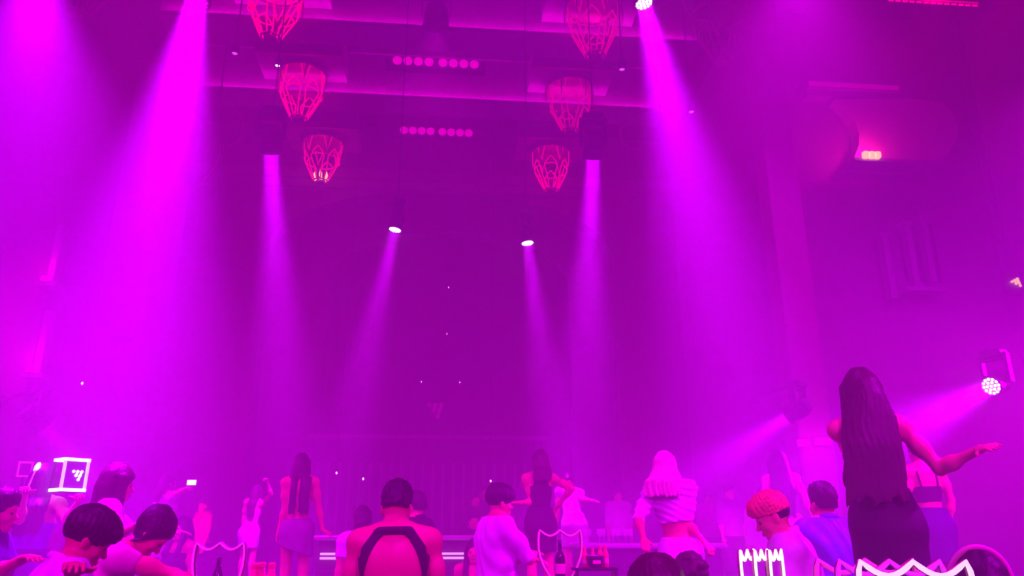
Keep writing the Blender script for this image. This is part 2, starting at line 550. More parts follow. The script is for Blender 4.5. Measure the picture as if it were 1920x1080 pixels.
LANT = [
    ('red lit lantern at the top edge, left row', LX, LANTERN_Y[0], 10.47, 1.2, .1, False),
    ('middle lantern of the left row with red glowing cage', LX, LANTERN_Y[1], 10.47, 1.3, .3, False),
    ('lowest lantern of the left row with flame-like bulbs burning inside', LX, LANTERN_Y[2], 10.47, 2.2, .39, True),
    ('red lit lantern at the top edge, right row', RX, LANTERN_Y[0], 10.47, 1.0, .25, False),
    ('middle lantern of the right row with red glowing cage', RX, LANTERN_Y[1], 10.47, 1.0, .55, False),
    ('lowest lantern of the right row glowing bright red', RX, LANTERN_Y[2], 10.47, 2.0, .39, False),
    ('unlit lantern faint in haze at the top right, outside the right row', 4.75, 10.9, Z_CEIL, 0, .2, False),
    ('unlit lantern faint in haze near the top left corner', -6.05, 10.6, Z_CEIL, 0, .2, False),
]
for lab, x, y, top, lit, sp, bulbs in LANT:
    lantern(lab, (x, y, ZL - .05), top, lit, sp, bulbs)

# ------------------------------------------------------------------ light bars in the ceiling bays
def light_bar(label, pl, pr):
    pl, pr = Vector(pl), Vector(pr)
    w = (pr - pl).length
    c = (pl + pr) / 2
    t = thing('light_bar', label, 'light bar', c, 0, 'ceiling light bars')
    MB().rbox((-w / 2 - .12, .02, -.11), (w / 2 + .12, .22, .11), .04).build('housing', M['metal'], t)
    step = w / 8.35
    disc = MB().lathe([(.02, -.03), (.055, -.025), (.085, 0), (.09, .03)], 20, Matrix.Rotation(-PI / 2, 4, 'X') @ Matrix.Scale(-1, 4, (0, 0, 1))).mesh('lens')
    for k in range(8):
        x = (k - 3.5) * step + (.17 if k > 3 else -.17) * step
        o = link_mesh('lens', disc, M['led_soft'], t, True, (x, .0, 0))
    for sx in (-.35, .35):
        MB().tube([(sx * w, .12, .1), (sx * w, .12, Z_CEIL - c.z)], .02, 6).build('hanger', M['metal'], t)
    return t
light_bar('row of eight pink lenses in the upper ceiling bay', at(735, 114, 12.6), at(899, 122, 12.6))
light_bar('row of eight pink lenses in the lower ceiling bay', at(749, 245, 14.9), at(887, 250, 14.9))

# small ceiling spots that show as glints
def small_spot(label, p, m):
    t = thing('small_spotlight', label, 'spotlight', p, 0, 'small ceiling spotlights')
    MB().lathe([(.03, .12), (.06, .1), (.065, -.06), (.05, -.07), (.05, -.04), (.01, -.03)], 16).build('can', M['metal'], t, True)
    MB().lathe([(.003, -.075), (.03, -.07), (.045, -.055), (.045, -.05)], 14).build('bulb', m, t, True)
    MB().tube([(0, 0, .1), (0, 0, Z_CEIL - Vector(p).z)], .012, 6).build('stem', M['metal'], t)
M['glint'] = mat('magenta glint', (.8, .3, .8), .4, emit=(1, .1, 1), strength=1.4)
small_spot('small magenta spotlight left of the left lantern row', at(441, 94, 10.5), M['glint'])
small_spot('small white glinting spotlight above the middle left lantern', at(521, 118, 12.9), M['led_white'])
small_spot('small magenta spotlight right of the right lantern row', at(1166, 124, 10.0), M['glint'])
small_spot('small magenta spotlight beside the long right beam', at(1296, 204, 11.3), M['glint'])

# tiny bulbs on long wires in the dark arch and over the crowd
def wire_bulb(label, px, py, Y, top):
    p = at(px, py, Y)
    t = thing('wire_bulb', label, 'bulb', p, 0, 'tiny bulbs on wires')
    MB().lathe([(.003, -.018), (.013, -.009), (.014, .003), (.006, .02)], 10).build('bulb', M['sparkle'], t, True)
    MB().tube([(0, 0, .025), (0, 0, top - p.z)], .002, 4).build('wire', M['metal'], t)
for lab, px, py, Y in [('topmost tiny bulb hanging in the dark arch', 841, 539, 18.8), ('tiny bulb hanging at mid height in the dark arch', 838, 626, 19.2),
                       ('tiny bulb low in the arch, left of the pair', 790, 716, 18.8), ('tiny bulb low in the arch, right of the pair', 862, 717, 18.8),
                       ('tiny bulb over the crowd at the far left', 154, 719, 10.2), ('tiny bulb right of the long haired dancer in the skirt', 631, 887, 12.0),
                       ('tiny bulb above the man in the open-back harness', 681, 898, 12.0), ('tiny bulb above the man in the white shirt', 920, 902, 12.0)]:
    wire_bulb(lab, px, py, Y, Z_CEIL)

# ------------------------------------------------------------------ scroll brackets: thin curved hoops on the piers
def scroll(label, pts, Y, r=.022):
    P = [at(x, y, Y) for x, y in pts]
    o = P[0]
    # resample as a smooth curve
    Q = []
    for i in range(len(P) - 1):
        p0, p1, p2, p3 = P[max(i - 1, 0)], P[i], P[i + 1], P[min(i + 2, len(P) - 1)]
        for k in range(6):
            t = k / 6
            Q.append(.5 * ((2 * p1) + (p2 - p0) * t + (2 * p0 - 5 * p1 + 4 * p2 - p3) * t * t + (3 * p1 - p0 - 3 * p2 + p3) * t ** 3))
    Q.append(P[-1])
    t = thing('scroll_bracket', label, 'bracket', o, 0, 'curved wrought brackets')
    MB().tube([q - o for q in Q], r, 7).build('scroll', M['frame_metal'], t, True)
    MB().tube([Vector((0, 0, 0)), Vector((0, 0, Z_CEIL - o.z))], .02, 6).build('hanger', M['metal'], t)
scroll('thin curved bracket left of the middle left lantern', [(412, 186), (440, 203), (455, 232), (450, 258), (425, 275), (412, 270), (411, 290), (396, 322), (378, 338)], 12.2)
scroll('thin curved bracket between the lowest right lantern and the long beam', [(1238, 205), (1200, 215), (1168, 236), (1163, 252), (1172, 270), (1200, 283)], 12.2)
scroll('thick curved bracket at the top edge beside the unlit right lantern', [(1279, -10), (1288, 18), (1308, 34), (1335, 41), (1346, 66)], 9.6, .035)

# ------------------------------------------------------------------ right hand cross wall: lit niche, ledge, window, strip, sign
yw = Y_CROSS
def outline(pts, Y, o):
    return [((at(x, y, Y) - o).x, (at(x, y, Y) - o).z) for x, y in pts]
no = at(1690, 312, yw)
niche = thing('lit_niche', 'pink uplit niche panel with curved sides on the right wall', 'niche', no)
npts = [(1566, 186), (1586, 204), (1602, 226), (1611, 250), (1610, 274), (1602, 294), (1588, 312), (1640, 314), (1700, 317), (1740, 312), (1775, 292), (1793, 262), (1796, 236), (1786, 210), (1765, 192), (1700, 184)]
MB().prism(outline(npts, yw - .3, no), -.3, -.02).build('panel', mat('pale niche plaster', (.62, .45, .55), .75, nscale=3, namt=.1), niche)
lo = at(1612, 309, yw - .42) - no
MB().box((lo.x - .26, -.7, lo.z - .06), ((at(1735, 314, yw - .4) - no).x, -.3, lo.z)).build('ledge', M['beam'], niche)
u = MB()
for k in range(3):
    u.rbox((lo.x - .13 + k * .115, -.82, lo.z - .04), (lo.x - .025 + k * .115, -.71, lo.z + .085), .03)
u.build('uplight', M['uplight'], niche)
lamp('niche_lamp', 'POINT', (lo.x + .12, -.62, lo.z + .2), (1, 0, .25), 40, niche, size=.05)

a, b = at(1517, 162, yw - .35), at(1682, 150, yw - .35)
o = thing('wall_ledge', 'pink lit horizontal ledge above the niche on the right wall', 'ledge', ((a.x + b.x) / 2, yw, a.z))
MB().box((a.x - o.location.x, -.35, 0), (b.x - o.location.x, 0, .13)).build('shelf', M['beam'], o)
MB().box((a.x - o.location.x, -.25, -.12), (b.x - o.location.x, 0, 0)).build('corbel', M['beam'], o)
MB().box((a.x - o.location.x, -.37, .02), (b.x - o.location.x, -.35, .11)).build('light_strip', M['pink_panel'], o)

a, b = at(1660, 2, 11.2), at(1831, 8, 11.2)
o = thing('led_batten', 'red led batten at the top edge on the right', 'light strip', (a + b) / 2)
w = (b - a).length
MB().rbox((-w / 2, -.05, -.04), (w / 2, .05, .05), .02).build('housing', M['metal'], o)
led = MB().rbox((-.05, -.06, -.06), (.05, -.03, -.025), .012).mesh('led')
for k in range(13):
    link_mesh('led', led, M['red_led'], o, False, ((k - 6) * w / 13.2, 0, 0))
MB().box((-w / 2, -.056, .0), (w / 2, -.05, .03)).build('glow_bar', M['neon_red_hot'], o)
for sx in (-.4, .4):
    MB().tube([(sx * w, 0, .03), (sx * w, 0, Z_CEIL - o.location.z)], .015, 6).build('hanger', M['metal'], o)
lamp('batten_lamp', 'POINT', (0, -.15, -.1), (1, 0, .2), 25, o, size=.1)

# window with tall pilasters
wo = at(1732, 540, yw)
wnd = thing('window_1', 'tall window with pale pilasters on the right wall', 'window', wo)
wnd['kind'] = 'structure'
for x0_, y0_, x1_, y1_ in [(1652, 448, 1677, 562), (1693, 425, 1721, 537), (1722, 415, 1753, 530)]:
    a, b = at(x1_, y1_, yw - .12) - wo, at(x0_, y0_, yw - .12) - wo
    xm = (a.x + b.x) / 2
    MB().box((xm - .055, -.2, a.z), (xm + .055, 0, b.z)).build('pilaster', M['beam'], wnd)
    MB().box((xm - .085, -.22, b.z), (xm + .085, 0, b.z + .09)).build('capital', M['beam'], wnd)
a, b = at(1697, 541, yw - .2) - wo, at(1766, 534, yw - .2) - wo
MB().box((a.x, -.26, a.z - .05), (b.x, 0, a.z + .03)).build('sill', M['beam'], wnd)
a, b = at(1700, 530, yw) - wo, at(1745, 420, yw) - wo
MB().box((a.x, -.03, a.z + .02), (b.x, .0, b.z)).build('pane', mat('dark window glass', (.05, .03, .06), .08), wnd)

def logo(mb, u, r, M4):
    """the club's dotted mark: strokes of one, two and three dots leaning left"""
    for st in ([(0, 0)], [(1, 0), (.72, -1)], [(2, 0), (1.72, -1), (1.44, -2)]):
        pts = [M4 @ Vector(((x - 1) * u, 0, (z + .8) * u)) for x, z in st]
        if len(pts) == 1:
            mb.lathe([(.001, -r), (r * .8, -r * .6), (r, 0), (r * .8, r * .6), (.001, r)], 10, Matrix.Translation(pts[0]))
        else:
            for p in pts:
                mb.lathe([(.001, -r), (r * .8, -r * .6), (r, 0), (r * .8, r * .6), (.001, r)], 10, Matrix.Translation(p))
            mb.tube(pts, r * .72, 8)
    return mb
so = at(1906, 530, 9.6)
sign = thing('logo_sign', 'yellow glowing dotted logo sign at the right edge', 'sign', so, 0)
sm = Matrix.Rotation(R(-28), 4, 'Y')
logo(MB(), .052, .021, sm).build('logo', M['yellow_led'], sign, True)
MB().box((-.16, .03, -.18), (.16, .05, .18)).build('backing', M['metal'], sign)
MB().tube([(0, .04, .16), (0, .04, Z_CEIL - so.z)], .004, 6).build('hanger', M['metal'], sign)

lo = at(816, 768, Y_REAR)
ls = thing('wall_logo', 'faint pink dotted logo on the dark wall inside the arch', 'sign', (lo.x, Y_REAR - .03, lo.z))
logo(MB(), .17, .06, Matrix.Identity(4)).build('logo', M['pink_panel'], ls, True)

# reddish column and the small pink wall lamps beside it
ca, cb = at(1496, 830, 11.4), at(1562, 830, 11.4)
col_o = thing('square_column', 'reddish square column behind the pink edged moving head', 'column', ((ca.x + cb.x) / 2, 11.6, 0))
hw = (cb.x - ca.x) / 2
cm = mat('red painted column', (.40, .2, .28), .6, nscale=3, namt=.15)
MB().rbox((-hw, -.25, .25), (hw, .25, Z_CEIL), .05).build('shaft', cm, col_o)
MB().rbox((-hw - .1, -.35, 0), (hw + .1, .35, .25), .04).build('plinth', cm, col_o)
for lab, x0_, x1_, yy in [('small square pink wall lamp on the column', 1498, 1517, 831), ('wider pink wall lamp on the column', 1531, 1559, 828)]:
    p0, p1 = at(x0_, yy, 11.25), at(x1_, yy, 11.25)
    w = p1.x - p0.x
    t = thing('wall_lamp', lab, 'wall lamp', ((p0.x + p1.x) / 2, 11.35, p0.z), 0, 'pink wall lamps')
    MB().rbox((-w / 2, -.1, -.05), (w / 2, -.02, .06), .02).build('shade', M['pink_panel'], t)
    MB().box((-w / 3, -.03, -.04), (w / 3, .0, .05)).build('back_plate', M['metal'], t)
    lamp('wall_lamp_bulb', 'POINT', (0, -.25, 0), (1, 0, .4), 3, t, size=.05)

# left wall: two lit pilasters, streaked by uplights at their feet
for lab, px, y0_, y1_, pw in [('narrow pilaster lit pink from below, lower on the left wall', 66, 700, 580, 12), ('narrow pilaster lit pink from below, higher on the left wall', 92, 530, 420, 7)]:
    p0, p1 = at(px, y0_, yw - .2), at(px, y1_, yw - .2)
    t = thing('wall_pilaster', lab, 'pilaster', (p0.x, yw, p0.z), 0, 'uplit pilasters')
    h = p1.z - p0.z
    MB().rbox((-.06, -.2, 0), (.06, 0, h), .03).build('shaft', M['beam'], t)
    MB().box((-.16, -.3, -.08), (.16, 0, 0)).build('foot', M['beam'], t)
    MB().lathe([(.05, 0), (.06, .03), (.04, .08)], 12, Matrix.Translation((-.05, -.27, 0))).build('uplight', M['neon_red_hot'], t)
    lamp('pilaster_lamp', 'POINT', (-.05, -.36, .25), (1, 0, .35), pw, t, size=.05)


# ------------------------------------------------------------------ figures: smooth bodies grown from blended limbs
V3 = lambda *a: np.array(a, dtype=float)
def unit(v):
    return v / max(np.linalg.norm(v), 1e-9)
def rotx(a):
    c, s = math.cos(a), math.sin(a)
    return np.array([[1, 0, 0], [0, c, -s], [0, s, c]])
def roty(a):
    c, s = math.cos(a), math.sin(a)
    return np.array([[c, 0, s], [0, 1, 0], [-s, 0, c]])
def rotz(a):
    c, s = math.cos(a), math.sin(a)
    return np.array([[c, -s, 0], [s, c, 0], [0, 0, 1]])

class Prim:
    """'e' ellipsoid (c, r, R), 'c' tapered limb (a, b, ra, rb), 'f' flared sleeve of stacked ellipses along z"""
    def __init__(s, kind, tag_, k=.03, **kw):
        s.kind, s.tag, s.k = kind, tag_, k
        s.__dict__.update(kw)
        s.clips = kw.get('clips', [])
    def bounds(s, pad):
        if s.kind == 'e':
            h = np.abs(s.R) @ s.r
            return s.c - h - pad, s.c + h + pad
        if s.kind == 'c':
            r = max(s.ra, s.rb)
            return np.minimum(s.a, s.b) - r - pad, np.maximum(s.a, s.b) + r + pad
        z = [t[0] for t in s.rings]
        lo = V3(min(t[1] - t[3] for t in s.rings), min(t[2] - t[4] for t in s.rings), min(z))
        hi = V3(max(t[1] + t[3] for t in s.rings), max(t[2] + t[4] for t in s.rings), max(z))
        return lo - pad, hi + pad
    def dist(s, X, Y, Z):
        if s.kind == 'e':
            R_ = s.R
            dx, dy, dz = X - s.c[0], Y - s.c[1], Z - s.c[2]
            q = [(R_[0, i] * dx + R_[1, i] * dy + R_[2, i] * dz) for i in range(3)]
            k0 = np.sqrt(sum((q[i] / s.r[i]) ** 2 for i in range(3)))
            k1 = np.sqrt(sum((q[i] / s.r[i] ** 2) ** 2 for i in range(3))) + 1e-9
            d = k0 * (k0 - 1) / k1
        elif s.kind == 'c':
            ba = s.b - s.a
            L2 = max(ba @ ba, 1e-9)
            px_, py_, pz_ = X - s.a[0], Y - s.a[1], Z - s.a[2]
            t = np.clip((px_ * ba[0] + py_ * ba[1] + pz_ * ba[2]) / L2, 0, 1)
            d = np.sqrt((px_ - t * ba[0]) ** 2 + (py_ - t * ba[1]) ** 2 + (pz_ - t * ba[2]) ** 2) - (s.ra + (s.rb - s.ra) * t)
        else:
            rg = sorted(s.rings)
            zz = [t[0] for t in rg]
            if getattr(s, 'ragged', 0):
                Z = Z - min(1.0, (zz[-1] - zz[0]) / .5) ** 2 * (.011 * np.sin(X * 95) + .014 * np.sin(X * 41 + 1) + .007 * np.sin(X * 190 + 2)) * np.clip((zz[0] + .22 - Z) / .2, 0, 1)
            f = [np.interp(Z, zz, [t[i] for t in rg]) for i in range(1, 5)]
            d = (np.sqrt(((X - f[0]) / f[2]) ** 2 + ((Y - f[1]) / f[3]) ** 2) - 1) * np.minimum(f[2], f[3])
            if getattr(s, 'pleat', 0):
                d = d + s.pleat * np.cos(np.arctan2((Y - f[1]) / f[3], (X - f[0]) / f[2]) * s.npl) * np.clip((zz[-1] - Z) / (zz[-1] - zz[0] + 1e-9), 0, 1)
            d = np.maximum(d, np.maximum(zz[0] - Z, Z - zz[-1]))
        for p, n in s.clips:
            d = np.maximum(d, (X - p[0]) * n[0] + (Y - p[1]) * n[1] + (Z - p[2]) * n[2])
        return d

def axis_grid(lo, hi, h, fine):
    """grid lines with step h, refined to a smaller step inside the given intervals"""
    out, x = [], lo
    while x < hi + h:
        out.append(x)
        st = h
        for a, b, hf in fine:
            if a - hf <= x <= b:
                st = min(st, hf)
        nxt = x + st
        for a, b, hf in fine:
            if x < a < nxt:
                nxt = a
        x = nxt
    return np.array(out)

def surface(prims, h, fine=(), inflate=0.0, post=None, pad=.0):
    """surface nets over a rectilinear grid: returns vertices and quads"""
    los, his = zip(*[p.bounds(inflate + pad + .03) for p in prims])
    lo, hi = np.min(los, 0), np.max(his, 0)
    ax = [axis_grid(lo[i], hi[i], h, [(f[0][i], f[1][i], f[2]) for f in fine]) for i in range(3)]
    D = np.full([len(a) for a in ax], 1.0)
    for p in prims:
        m = p.k + inflate + pad + 2.5 * h + .01
        a, b = p.bounds(m)
        sl = []
        for i in range(3):
            i0, i1 = np.searchsorted(ax[i], a[i]), np.searchsorted(ax[i], b[i])
            sl.append(slice(i0, max(i1, i0 + 1)))
        sl = tuple(sl)
        X, Y, Z = ax[0][sl[0]][:, None, None], ax[1][sl[1]][None, :, None], ax[2][sl[2]][None, None, :]
        d = p.dist(X, Y, Z) - inflate
        o = D[sl]
        if p.k > 0:
            t = np.clip(.5 + .5 * (o - d) / p.k, 0, 1)
            D[sl] = o * (1 - t) + d * t - p.k * t * (1 - t)
        else:
            D[sl] = np.minimum(o, d)
    if post is not None:
        D = post(D, ax[0][:, None, None], ax[1][None, :, None], ax[2][None, None, :])
    D = np.pad(D, 1, constant_values=1.0)
    ax = [np.concatenate([[a[0] - h], a, [a[-1] + h]]) for a in ax]
    S = D < 0
    nx, ny, nz = D.shape
    cnt = np.zeros((nx - 1, ny - 1, nz - 1), np.int16)
    acc = np.zeros((nx - 1, ny - 1, nz - 1, 3))
    # mixed cells only
    c8 = sum(S[i:nx - 1 + i, j:ny - 1 + j, k:nz - 1 + k].astype(np.int8) for i in (0, 1) for j in (0, 1) for k in (0, 1))
    act = np.argwhere((c8 > 0) & (c8 < 8))
    if len(act) == 0:
        return np.zeros((0, 3)), np.zeros((0, 4), int)
    I, J, K = act.T
    pos = np.zeros((len(act), 3))
    num = np.zeros(len(act))
    for axn in range(3):
        for u in (0, 1):
            for w in (0, 1):
                o0 = [0, 0, 0]
                oth = [i for i in range(3) if i != axn]
                o0[oth[0]], o0[oth[1]] = u, w
                o1 = list(o0)
                o1[axn] = 1
                d0 = D[I + o0[0], J + o0[1], K + o0[2]]
                d1 = D[I + o1[0], J + o1[1], K + o1[2]]
                cr = (d0 < 0) != (d1 < 0)
                t = np.where(cr, d0 / (d0 - d1 + 1e-12), 0)
                P0 = np.stack([ax[0][I + o0[0]], ax[1][J + o0[1]], ax[2][K + o0[2]]], 1)
                P1 = np.stack([ax[0][I + o1[0]], ax[1][J + o1[1]], ax[2][K + o1[2]]], 1)
                pos += np.where(cr[:, None], P0 + (P1 - P0) * t[:, None], 0)
                num += cr
    pos /= num[:, None]
    idx = np.full((nx - 1, ny - 1, nz - 1), -1, np.int64)
    idx[I, J, K] = np.arange(len(act))
    quads = []
    for axn in range(3):
        sl0, sl1 = [slice(None)] * 3, [slice(None)] * 3
        sl0[axn], sl1[axn] = slice(0, -1), slice(1, None)
        A, B = S[tuple(sl0)], S[tuple(sl1)]
        e = np.argwhere(A != B)
        oth = [i for i in range(3) if i != axn]
        ok = np.ones(len(e), bool)
        for o in oth:
            ok &= (e[:, o] > 0) & (e[:, o] < D.shape[o] - 1)
        e = e[ok]
        flip = A[tuple(e.T)]
        def cell(du, dw):
            c = e.copy()
            c[:, oth[0]] += du
            c[:, oth[1]] += dw
            return idx[tuple(c.T)]
        q = np.stack([cell(-1, -1), cell(0, -1), cell(0, 0), cell(-1, 0)], 1)
        if axn == 1:
            flip = ~flip
        q[~flip] = q[~flip][:, ::-1]
        quads.append(q)
    quads = np.concatenate(quads)
    quads = quads[(quads >= 0).all(1)]
    return pos, quads

def net_mesh(name, pos, quads, smooth_iter=1):
    me = bpy.data.meshes.new(name)
    if smooth_iter and len(pos):
        e = np.concatenate([quads[:, [0, 1]], quads[:, [1, 2]], quads[:, [2, 3]], quads[:, [3, 0]]])
        for _ in range(smooth_iter):
            acc = np.zeros_like(pos)
            n = np.zeros(len(pos))
            for a, b in ((0, 1), (1, 0)):
                np.add.at(acc, e[:, a], pos[e[:, b]])
                np.add.at(n, e[:, a], 1)
            pos = pos * .5 + acc / np.maximum(n, 1)[:, None] * .5
    me.vertices.add(len(pos))
    me.vertices.foreach_set('co', pos.astype(np.float32).ravel())
    nq = len(quads)
    me.loops.add(nq * 4)
    me.loops.foreach_set('vertex_index', quads.astype(np.int32).ravel())
    me.polygons.add(nq)
    me.polygons.foreach_set('loop_start', np.arange(0, nq * 4, 4, dtype=np.int32))
    me.polygons.foreach_set('use_smooth', np.ones(nq, bool))
    me.update(calc_edges=True)
    return me

# ---- fabrics, skin and hair
SKIN = [mat('warm skin', (.80, .38, .21), .4, nscale=25, namt=.05), mat('tan skin', (.68, .32, .17), .4, nscale=25, namt=.06),
        mat('pale skin', (.88, .48, .30), .38, nscale=25, namt=.04)]
HAIRM = {
    'black': mat('black hair', (.018, .014, .016), .45, nscale=60, namt=.5, stretch=(1, 1, .08), bump=.5),
    'brown': mat('dark brown hair', (.06, .035, .03), .45, nscale=60, namt=.5, stretch=(1, 1, .08), bump=.5),
    'blond': mat('bleached blond hair', (.75, .62, .50), .45, nscale=45, namt=.35, stretch=(1, 1, .08), bump=.6),
    'orange': mat('bleached orange hair', (.85, .34, .14), .45, nscale=50, namt=.3, stretch=(1, .3, .3), bump=.6),
}
CL = {
    'white': mat('white cotton', (.86, .84, .88), .85, nscale=14, namt=.05, bump=.25),
    'cream': mat('pale cloth', (.72, .66, .72), .85, nscale=14, namt=.06, bump=.25),
    'pink': mat('pink cloth', (.85, .40, .55), .85, nscale=14, namt=.06, bump=.25),
    'black': mat('black cloth', (.02, .018, .024), .7, nscale=14, namt=.2, bump=.2),
    'navy': mat('navy cloth', (.04, .05, .14), .8, nscale=14, namt=.15, bump=.2),
    'blue': mat('blue satin', (.13, .16, .58), .45, nscale=10, namt=.15, bump=.2),
    'grey': mat('grey cloth', (.30, .28, .34), .85, nscale=14, namt=.08, bump=.2),
    'red': mat('red shirt cloth', (.95, .10, .22), .8, nscale=14, namt=.05, bump=.2),
    'denim': mat('dark denim', (.08, .08, .16), .85, nscale=40, namt=.2, bump=.2),
    'stripe': mat('white ribbed knit', (.92, .90, .94), .8, stripes=(14.0, 'Z', (.55, .45, .58))),
}
M['eye'] = mat('dark eye', (.02, .015, .015), .15)
M['shoe'] = mat('dark leather', (.03, .025, .03), .4, nscale=20, namt=.2)
M['lip'] = mat('lips', (.55, .12, .16), .4, nscale=20, namt=.05)

FEM = dict(sh=.162, ua=.275, fa=.24, neck=.045, rib=(.135, .098, .19), waist=(.112, .085, .13), pel=(.158, .118, .13), ur=(.041, .033), fr=(.034, .022), th=(.084, .052), ca=(.050, .030), hip=.085)
MAL = dict(sh=.182, ua=.295, fa=.26, neck=.055, rib=(.156, .11, .205), waist=(.135, .10, .15), pel=(.142, .105, .12), ur=(.046, .038), fr=(.039, .027), th=(.082, .055), ca=(.056, .036), hip=.09)

def person(label, px, py, Y, H=None, sex='f', heading=0.0, lean=(0, 0), head=(0, 0, 0), arms=None, skin=0, hair=None, top=None, bottom=None,
           seated=False, base=None, sway=0.0, floor=False, res=.016, hands=True, group='people in the club', face=True, extras=None, wide=1.0, shoes=True, legs=(0, 0)):
    """head top at pixel (px, py) on the hall plane Y; heading 0 looks away from the camera, 90 to the left, -90 to the right, 180 at us"""
    B = FEM if sex == 'f' else MAL
    P = []
    def E(tg, c, r, Rm=None, k=.03):
        P.append(Prim('e', tg, k, c=np.array(c, float), r=np.array(r, float), R=np.eye(3) if Rm is None else Rm))
    def Cc(tg, a, b, ra, rb, k=.03):
        P.append(Prim('c', tg, k, a=np.array(a, float), b=np.array(b, float), ra=ra, rb=rb))
    pel = V3(sway, 0, .55 if seated else .93)
    RT = roty(R(lean[1])) @ rotx(-R(lean[0]))
    T = lambda x, y, z: pel + RT @ V3(x, y, z)
    # torso
    w = wide
    E('rib', T(0, 0, .36), V3(*B['rib']) * V3(w, w, 1), RT, .05)
    E('belly', T(0, 0, .17), V3(*B['waist']) * V3(w, w, 1), RT, .06)
    E('pelvis', T(0, -.005, -.01), V3(*B['pel']) * V3(w, w, 1), RT, .06)
    sx = B['sh']
    Cc('rib', T(-sx * .72 * w, -.01, .475), T(sx * .72 * w, -.01, .475), .056 if sex == 'f' else .068, .056 if sex == 'f' else .068, .05)
    for s in (-1, 1):
        E('pelvis', T(s * .072, -.062, -.05), (.09, .085, .095) if sex == 'f' else (.078, .07, .085), RT, .04)
        if sex == 'f':
            E('rib', T(s * .066, .078, .335), (.062, .058, .062), RT, .03)
        else:
            E('rib', T(s * .075, .07, .37), (.085, .05, .075), RT, .04)
            E('rib', T(s * .085, -.075, .37), (.08, .05, .12), RT, .04)
        Cc('neckbase', T(s * .03, -.015, .545), T(s * sx * .75, -.012, .50), .03 if sex == 'f' else .042, .03 if sex == 'f' else .036, .04)
    nj = T(0, .012, .575)
    RH = RT @ rotz(R(head[0])) @ rotx(-R(head[1])) @ roty(R(head[2]))
    Hh = lambda x, y, z: nj + RH @ V3(x, y, z)
    Cc('neck', T(0, -.012, .47), Hh(0, .0, .05), B['neck'] * 1.08, B['neck'], .03)
    E('head', Hh(0, -.006, .108), (.073, .093, .097), RH, .03)
    E('head', Hh(0, .03, .045), (.057, .062, .083), RH, .03)
    Cc('head', Hh(-.02, .062, -.018), Hh(.02, .062, -.018), .02, .02, .025)
    Cc('head', Hh(0, .083, .082), Hh(0, .106, .047), .008, .0125, .012)
    Cc('head', Hh(-.036, .074, .094), Hh(.036, .074, .094), .011, .011, .015)
    Cc('head', Hh(-.016, .087, .012), Hh(.016, .087, .012), .0085, .0085, .01)
    Cc('head', Hh(-.042, .058, .04), Hh(-.036, .05, .03), .02, .02, .02)
    Cc('head', Hh(.042, .058, .04), Hh(.036, .05, .03), .02, .02, .02)
    for s in (-1, 1):
        E('head', Hh(s * .074, -.006, .06), (.010, .02, .031), RH @ rotz(s * .3), .008)
    htop = Hh(0, -.006, .207)
    # scale and place
    tgt = at(px, py, Y)
    if floor:
        base = 0.0
    if base is not None:
        s_ = (tgt.z - base) / htop[2]
        bz = base
    else:
        s_ = (H or (1.66 if sex == 'f' else 1.76)) / 1.712
        bz = tgt.z - htop[2] * s_
    rz = R(heading)
    hx = rotz(rz) @ (htop * s_)
    root = V3(tgt.x - hx[0], tgt.y - hx[1], bz)
    def to_local(wp):
        return (rotz(-rz) @ (V3(*wp) - root)) / s_
    camL = to_local(CAM)
    def on_ray(p_px, S, L, near):
        d = unit(to_local(at(p_px[0], p_px[1], Y)) - camL)
        oc = camL - S
        b_ = d @ oc
        disc = b_ * b_ - (oc @ oc - L * L)
        if disc <= 0:
            q = camL - d * b_
            return S + unit(q - S) * L
        t = -b_ + (-1 if near else 1) * math.sqrt(disc)
        return camL + d * t
    # arms: pixel targets for elbow and wrist, or hanging
    hand_boxes = []
    arms = arms or {}
    J = {}
    for side, s in (('L', -1), ('R', 1)):
        sp = T(s * sx * w, -.01, .475)
        a = arms.get(side)
        if a is None:
            dn = V3(s * .10, .02, -1)
            el = sp + unit(dn) * B['ua']
            wr = el + unit(V3(s * .02, .22, -1)) * B['fa']
            curl, hd = .5, None
        elif isinstance(a[0], str) and a[0] == 'dir':
            el = sp + unit(V3(*a[1])) * B['ua']
            wr = el + unit(V3(*a[2])) * B['fa']
            curl = a[3] if len(a) > 3 else .4
            hd = V3(*a[4]) if len(a) > 4 else None
        else:
            el = on_ray(a[0], sp, B['ua'], a[2][0] == 'n')
            wr = on_ray(a[1], el, B['fa'], a[2][1] == 'n')
            curl = a[3] if len(a) > 3 else .3
            hd = None
            if len(a) > 4 and a[4] is not None:
                hd = unit(on_ray(a[4], wr, .17, a[2][2] == 'n' if len(a[2]) > 2 else True) - wr)
        E('arm' + side, sp + V3(0, 0, -.005), (B['ur'][0] * 1.16,) * 3, None, .045)
        mid = (sp + el) / 2
        Cc('arm' + side, sp, el, B['ur'][0], B['ur'][1], .04)
        E('arm' + side, mid, (B['ur'][0] * .96,) * 3, None, .05)
        fm = el + (wr - el) * .3
        Cc('fore' + side, el, wr, B['fr'][0] * .95, B['fr'][1], .025)
        E('fore' + side, fm, (B['fr'][0] * 1.02,) * 3, None, .04)
        J[side] = (sp, el, wr)
        # hand
        d = unit(hd) if hd is not None else unit(unit(wr - el) + V3(0, 0, -.06))
        n_ = np.cross(d, V3(0, 0, 1)) if abs(d[2]) > .8 else V3(0, 0, -1) - d * (-d[2])
        if abs(d[2]) > .8:
            n_ = V3(-s, 0, 0) - d * (-s * d[0])
        n_ = unit(n_)
        wv = np.cross(d, n_) * 1.0
        # thumb side: forward for hanging arms, up or inward otherwise
        if wv @ V3(-s * .3, 1, .2) < 0:
            wv = -wv
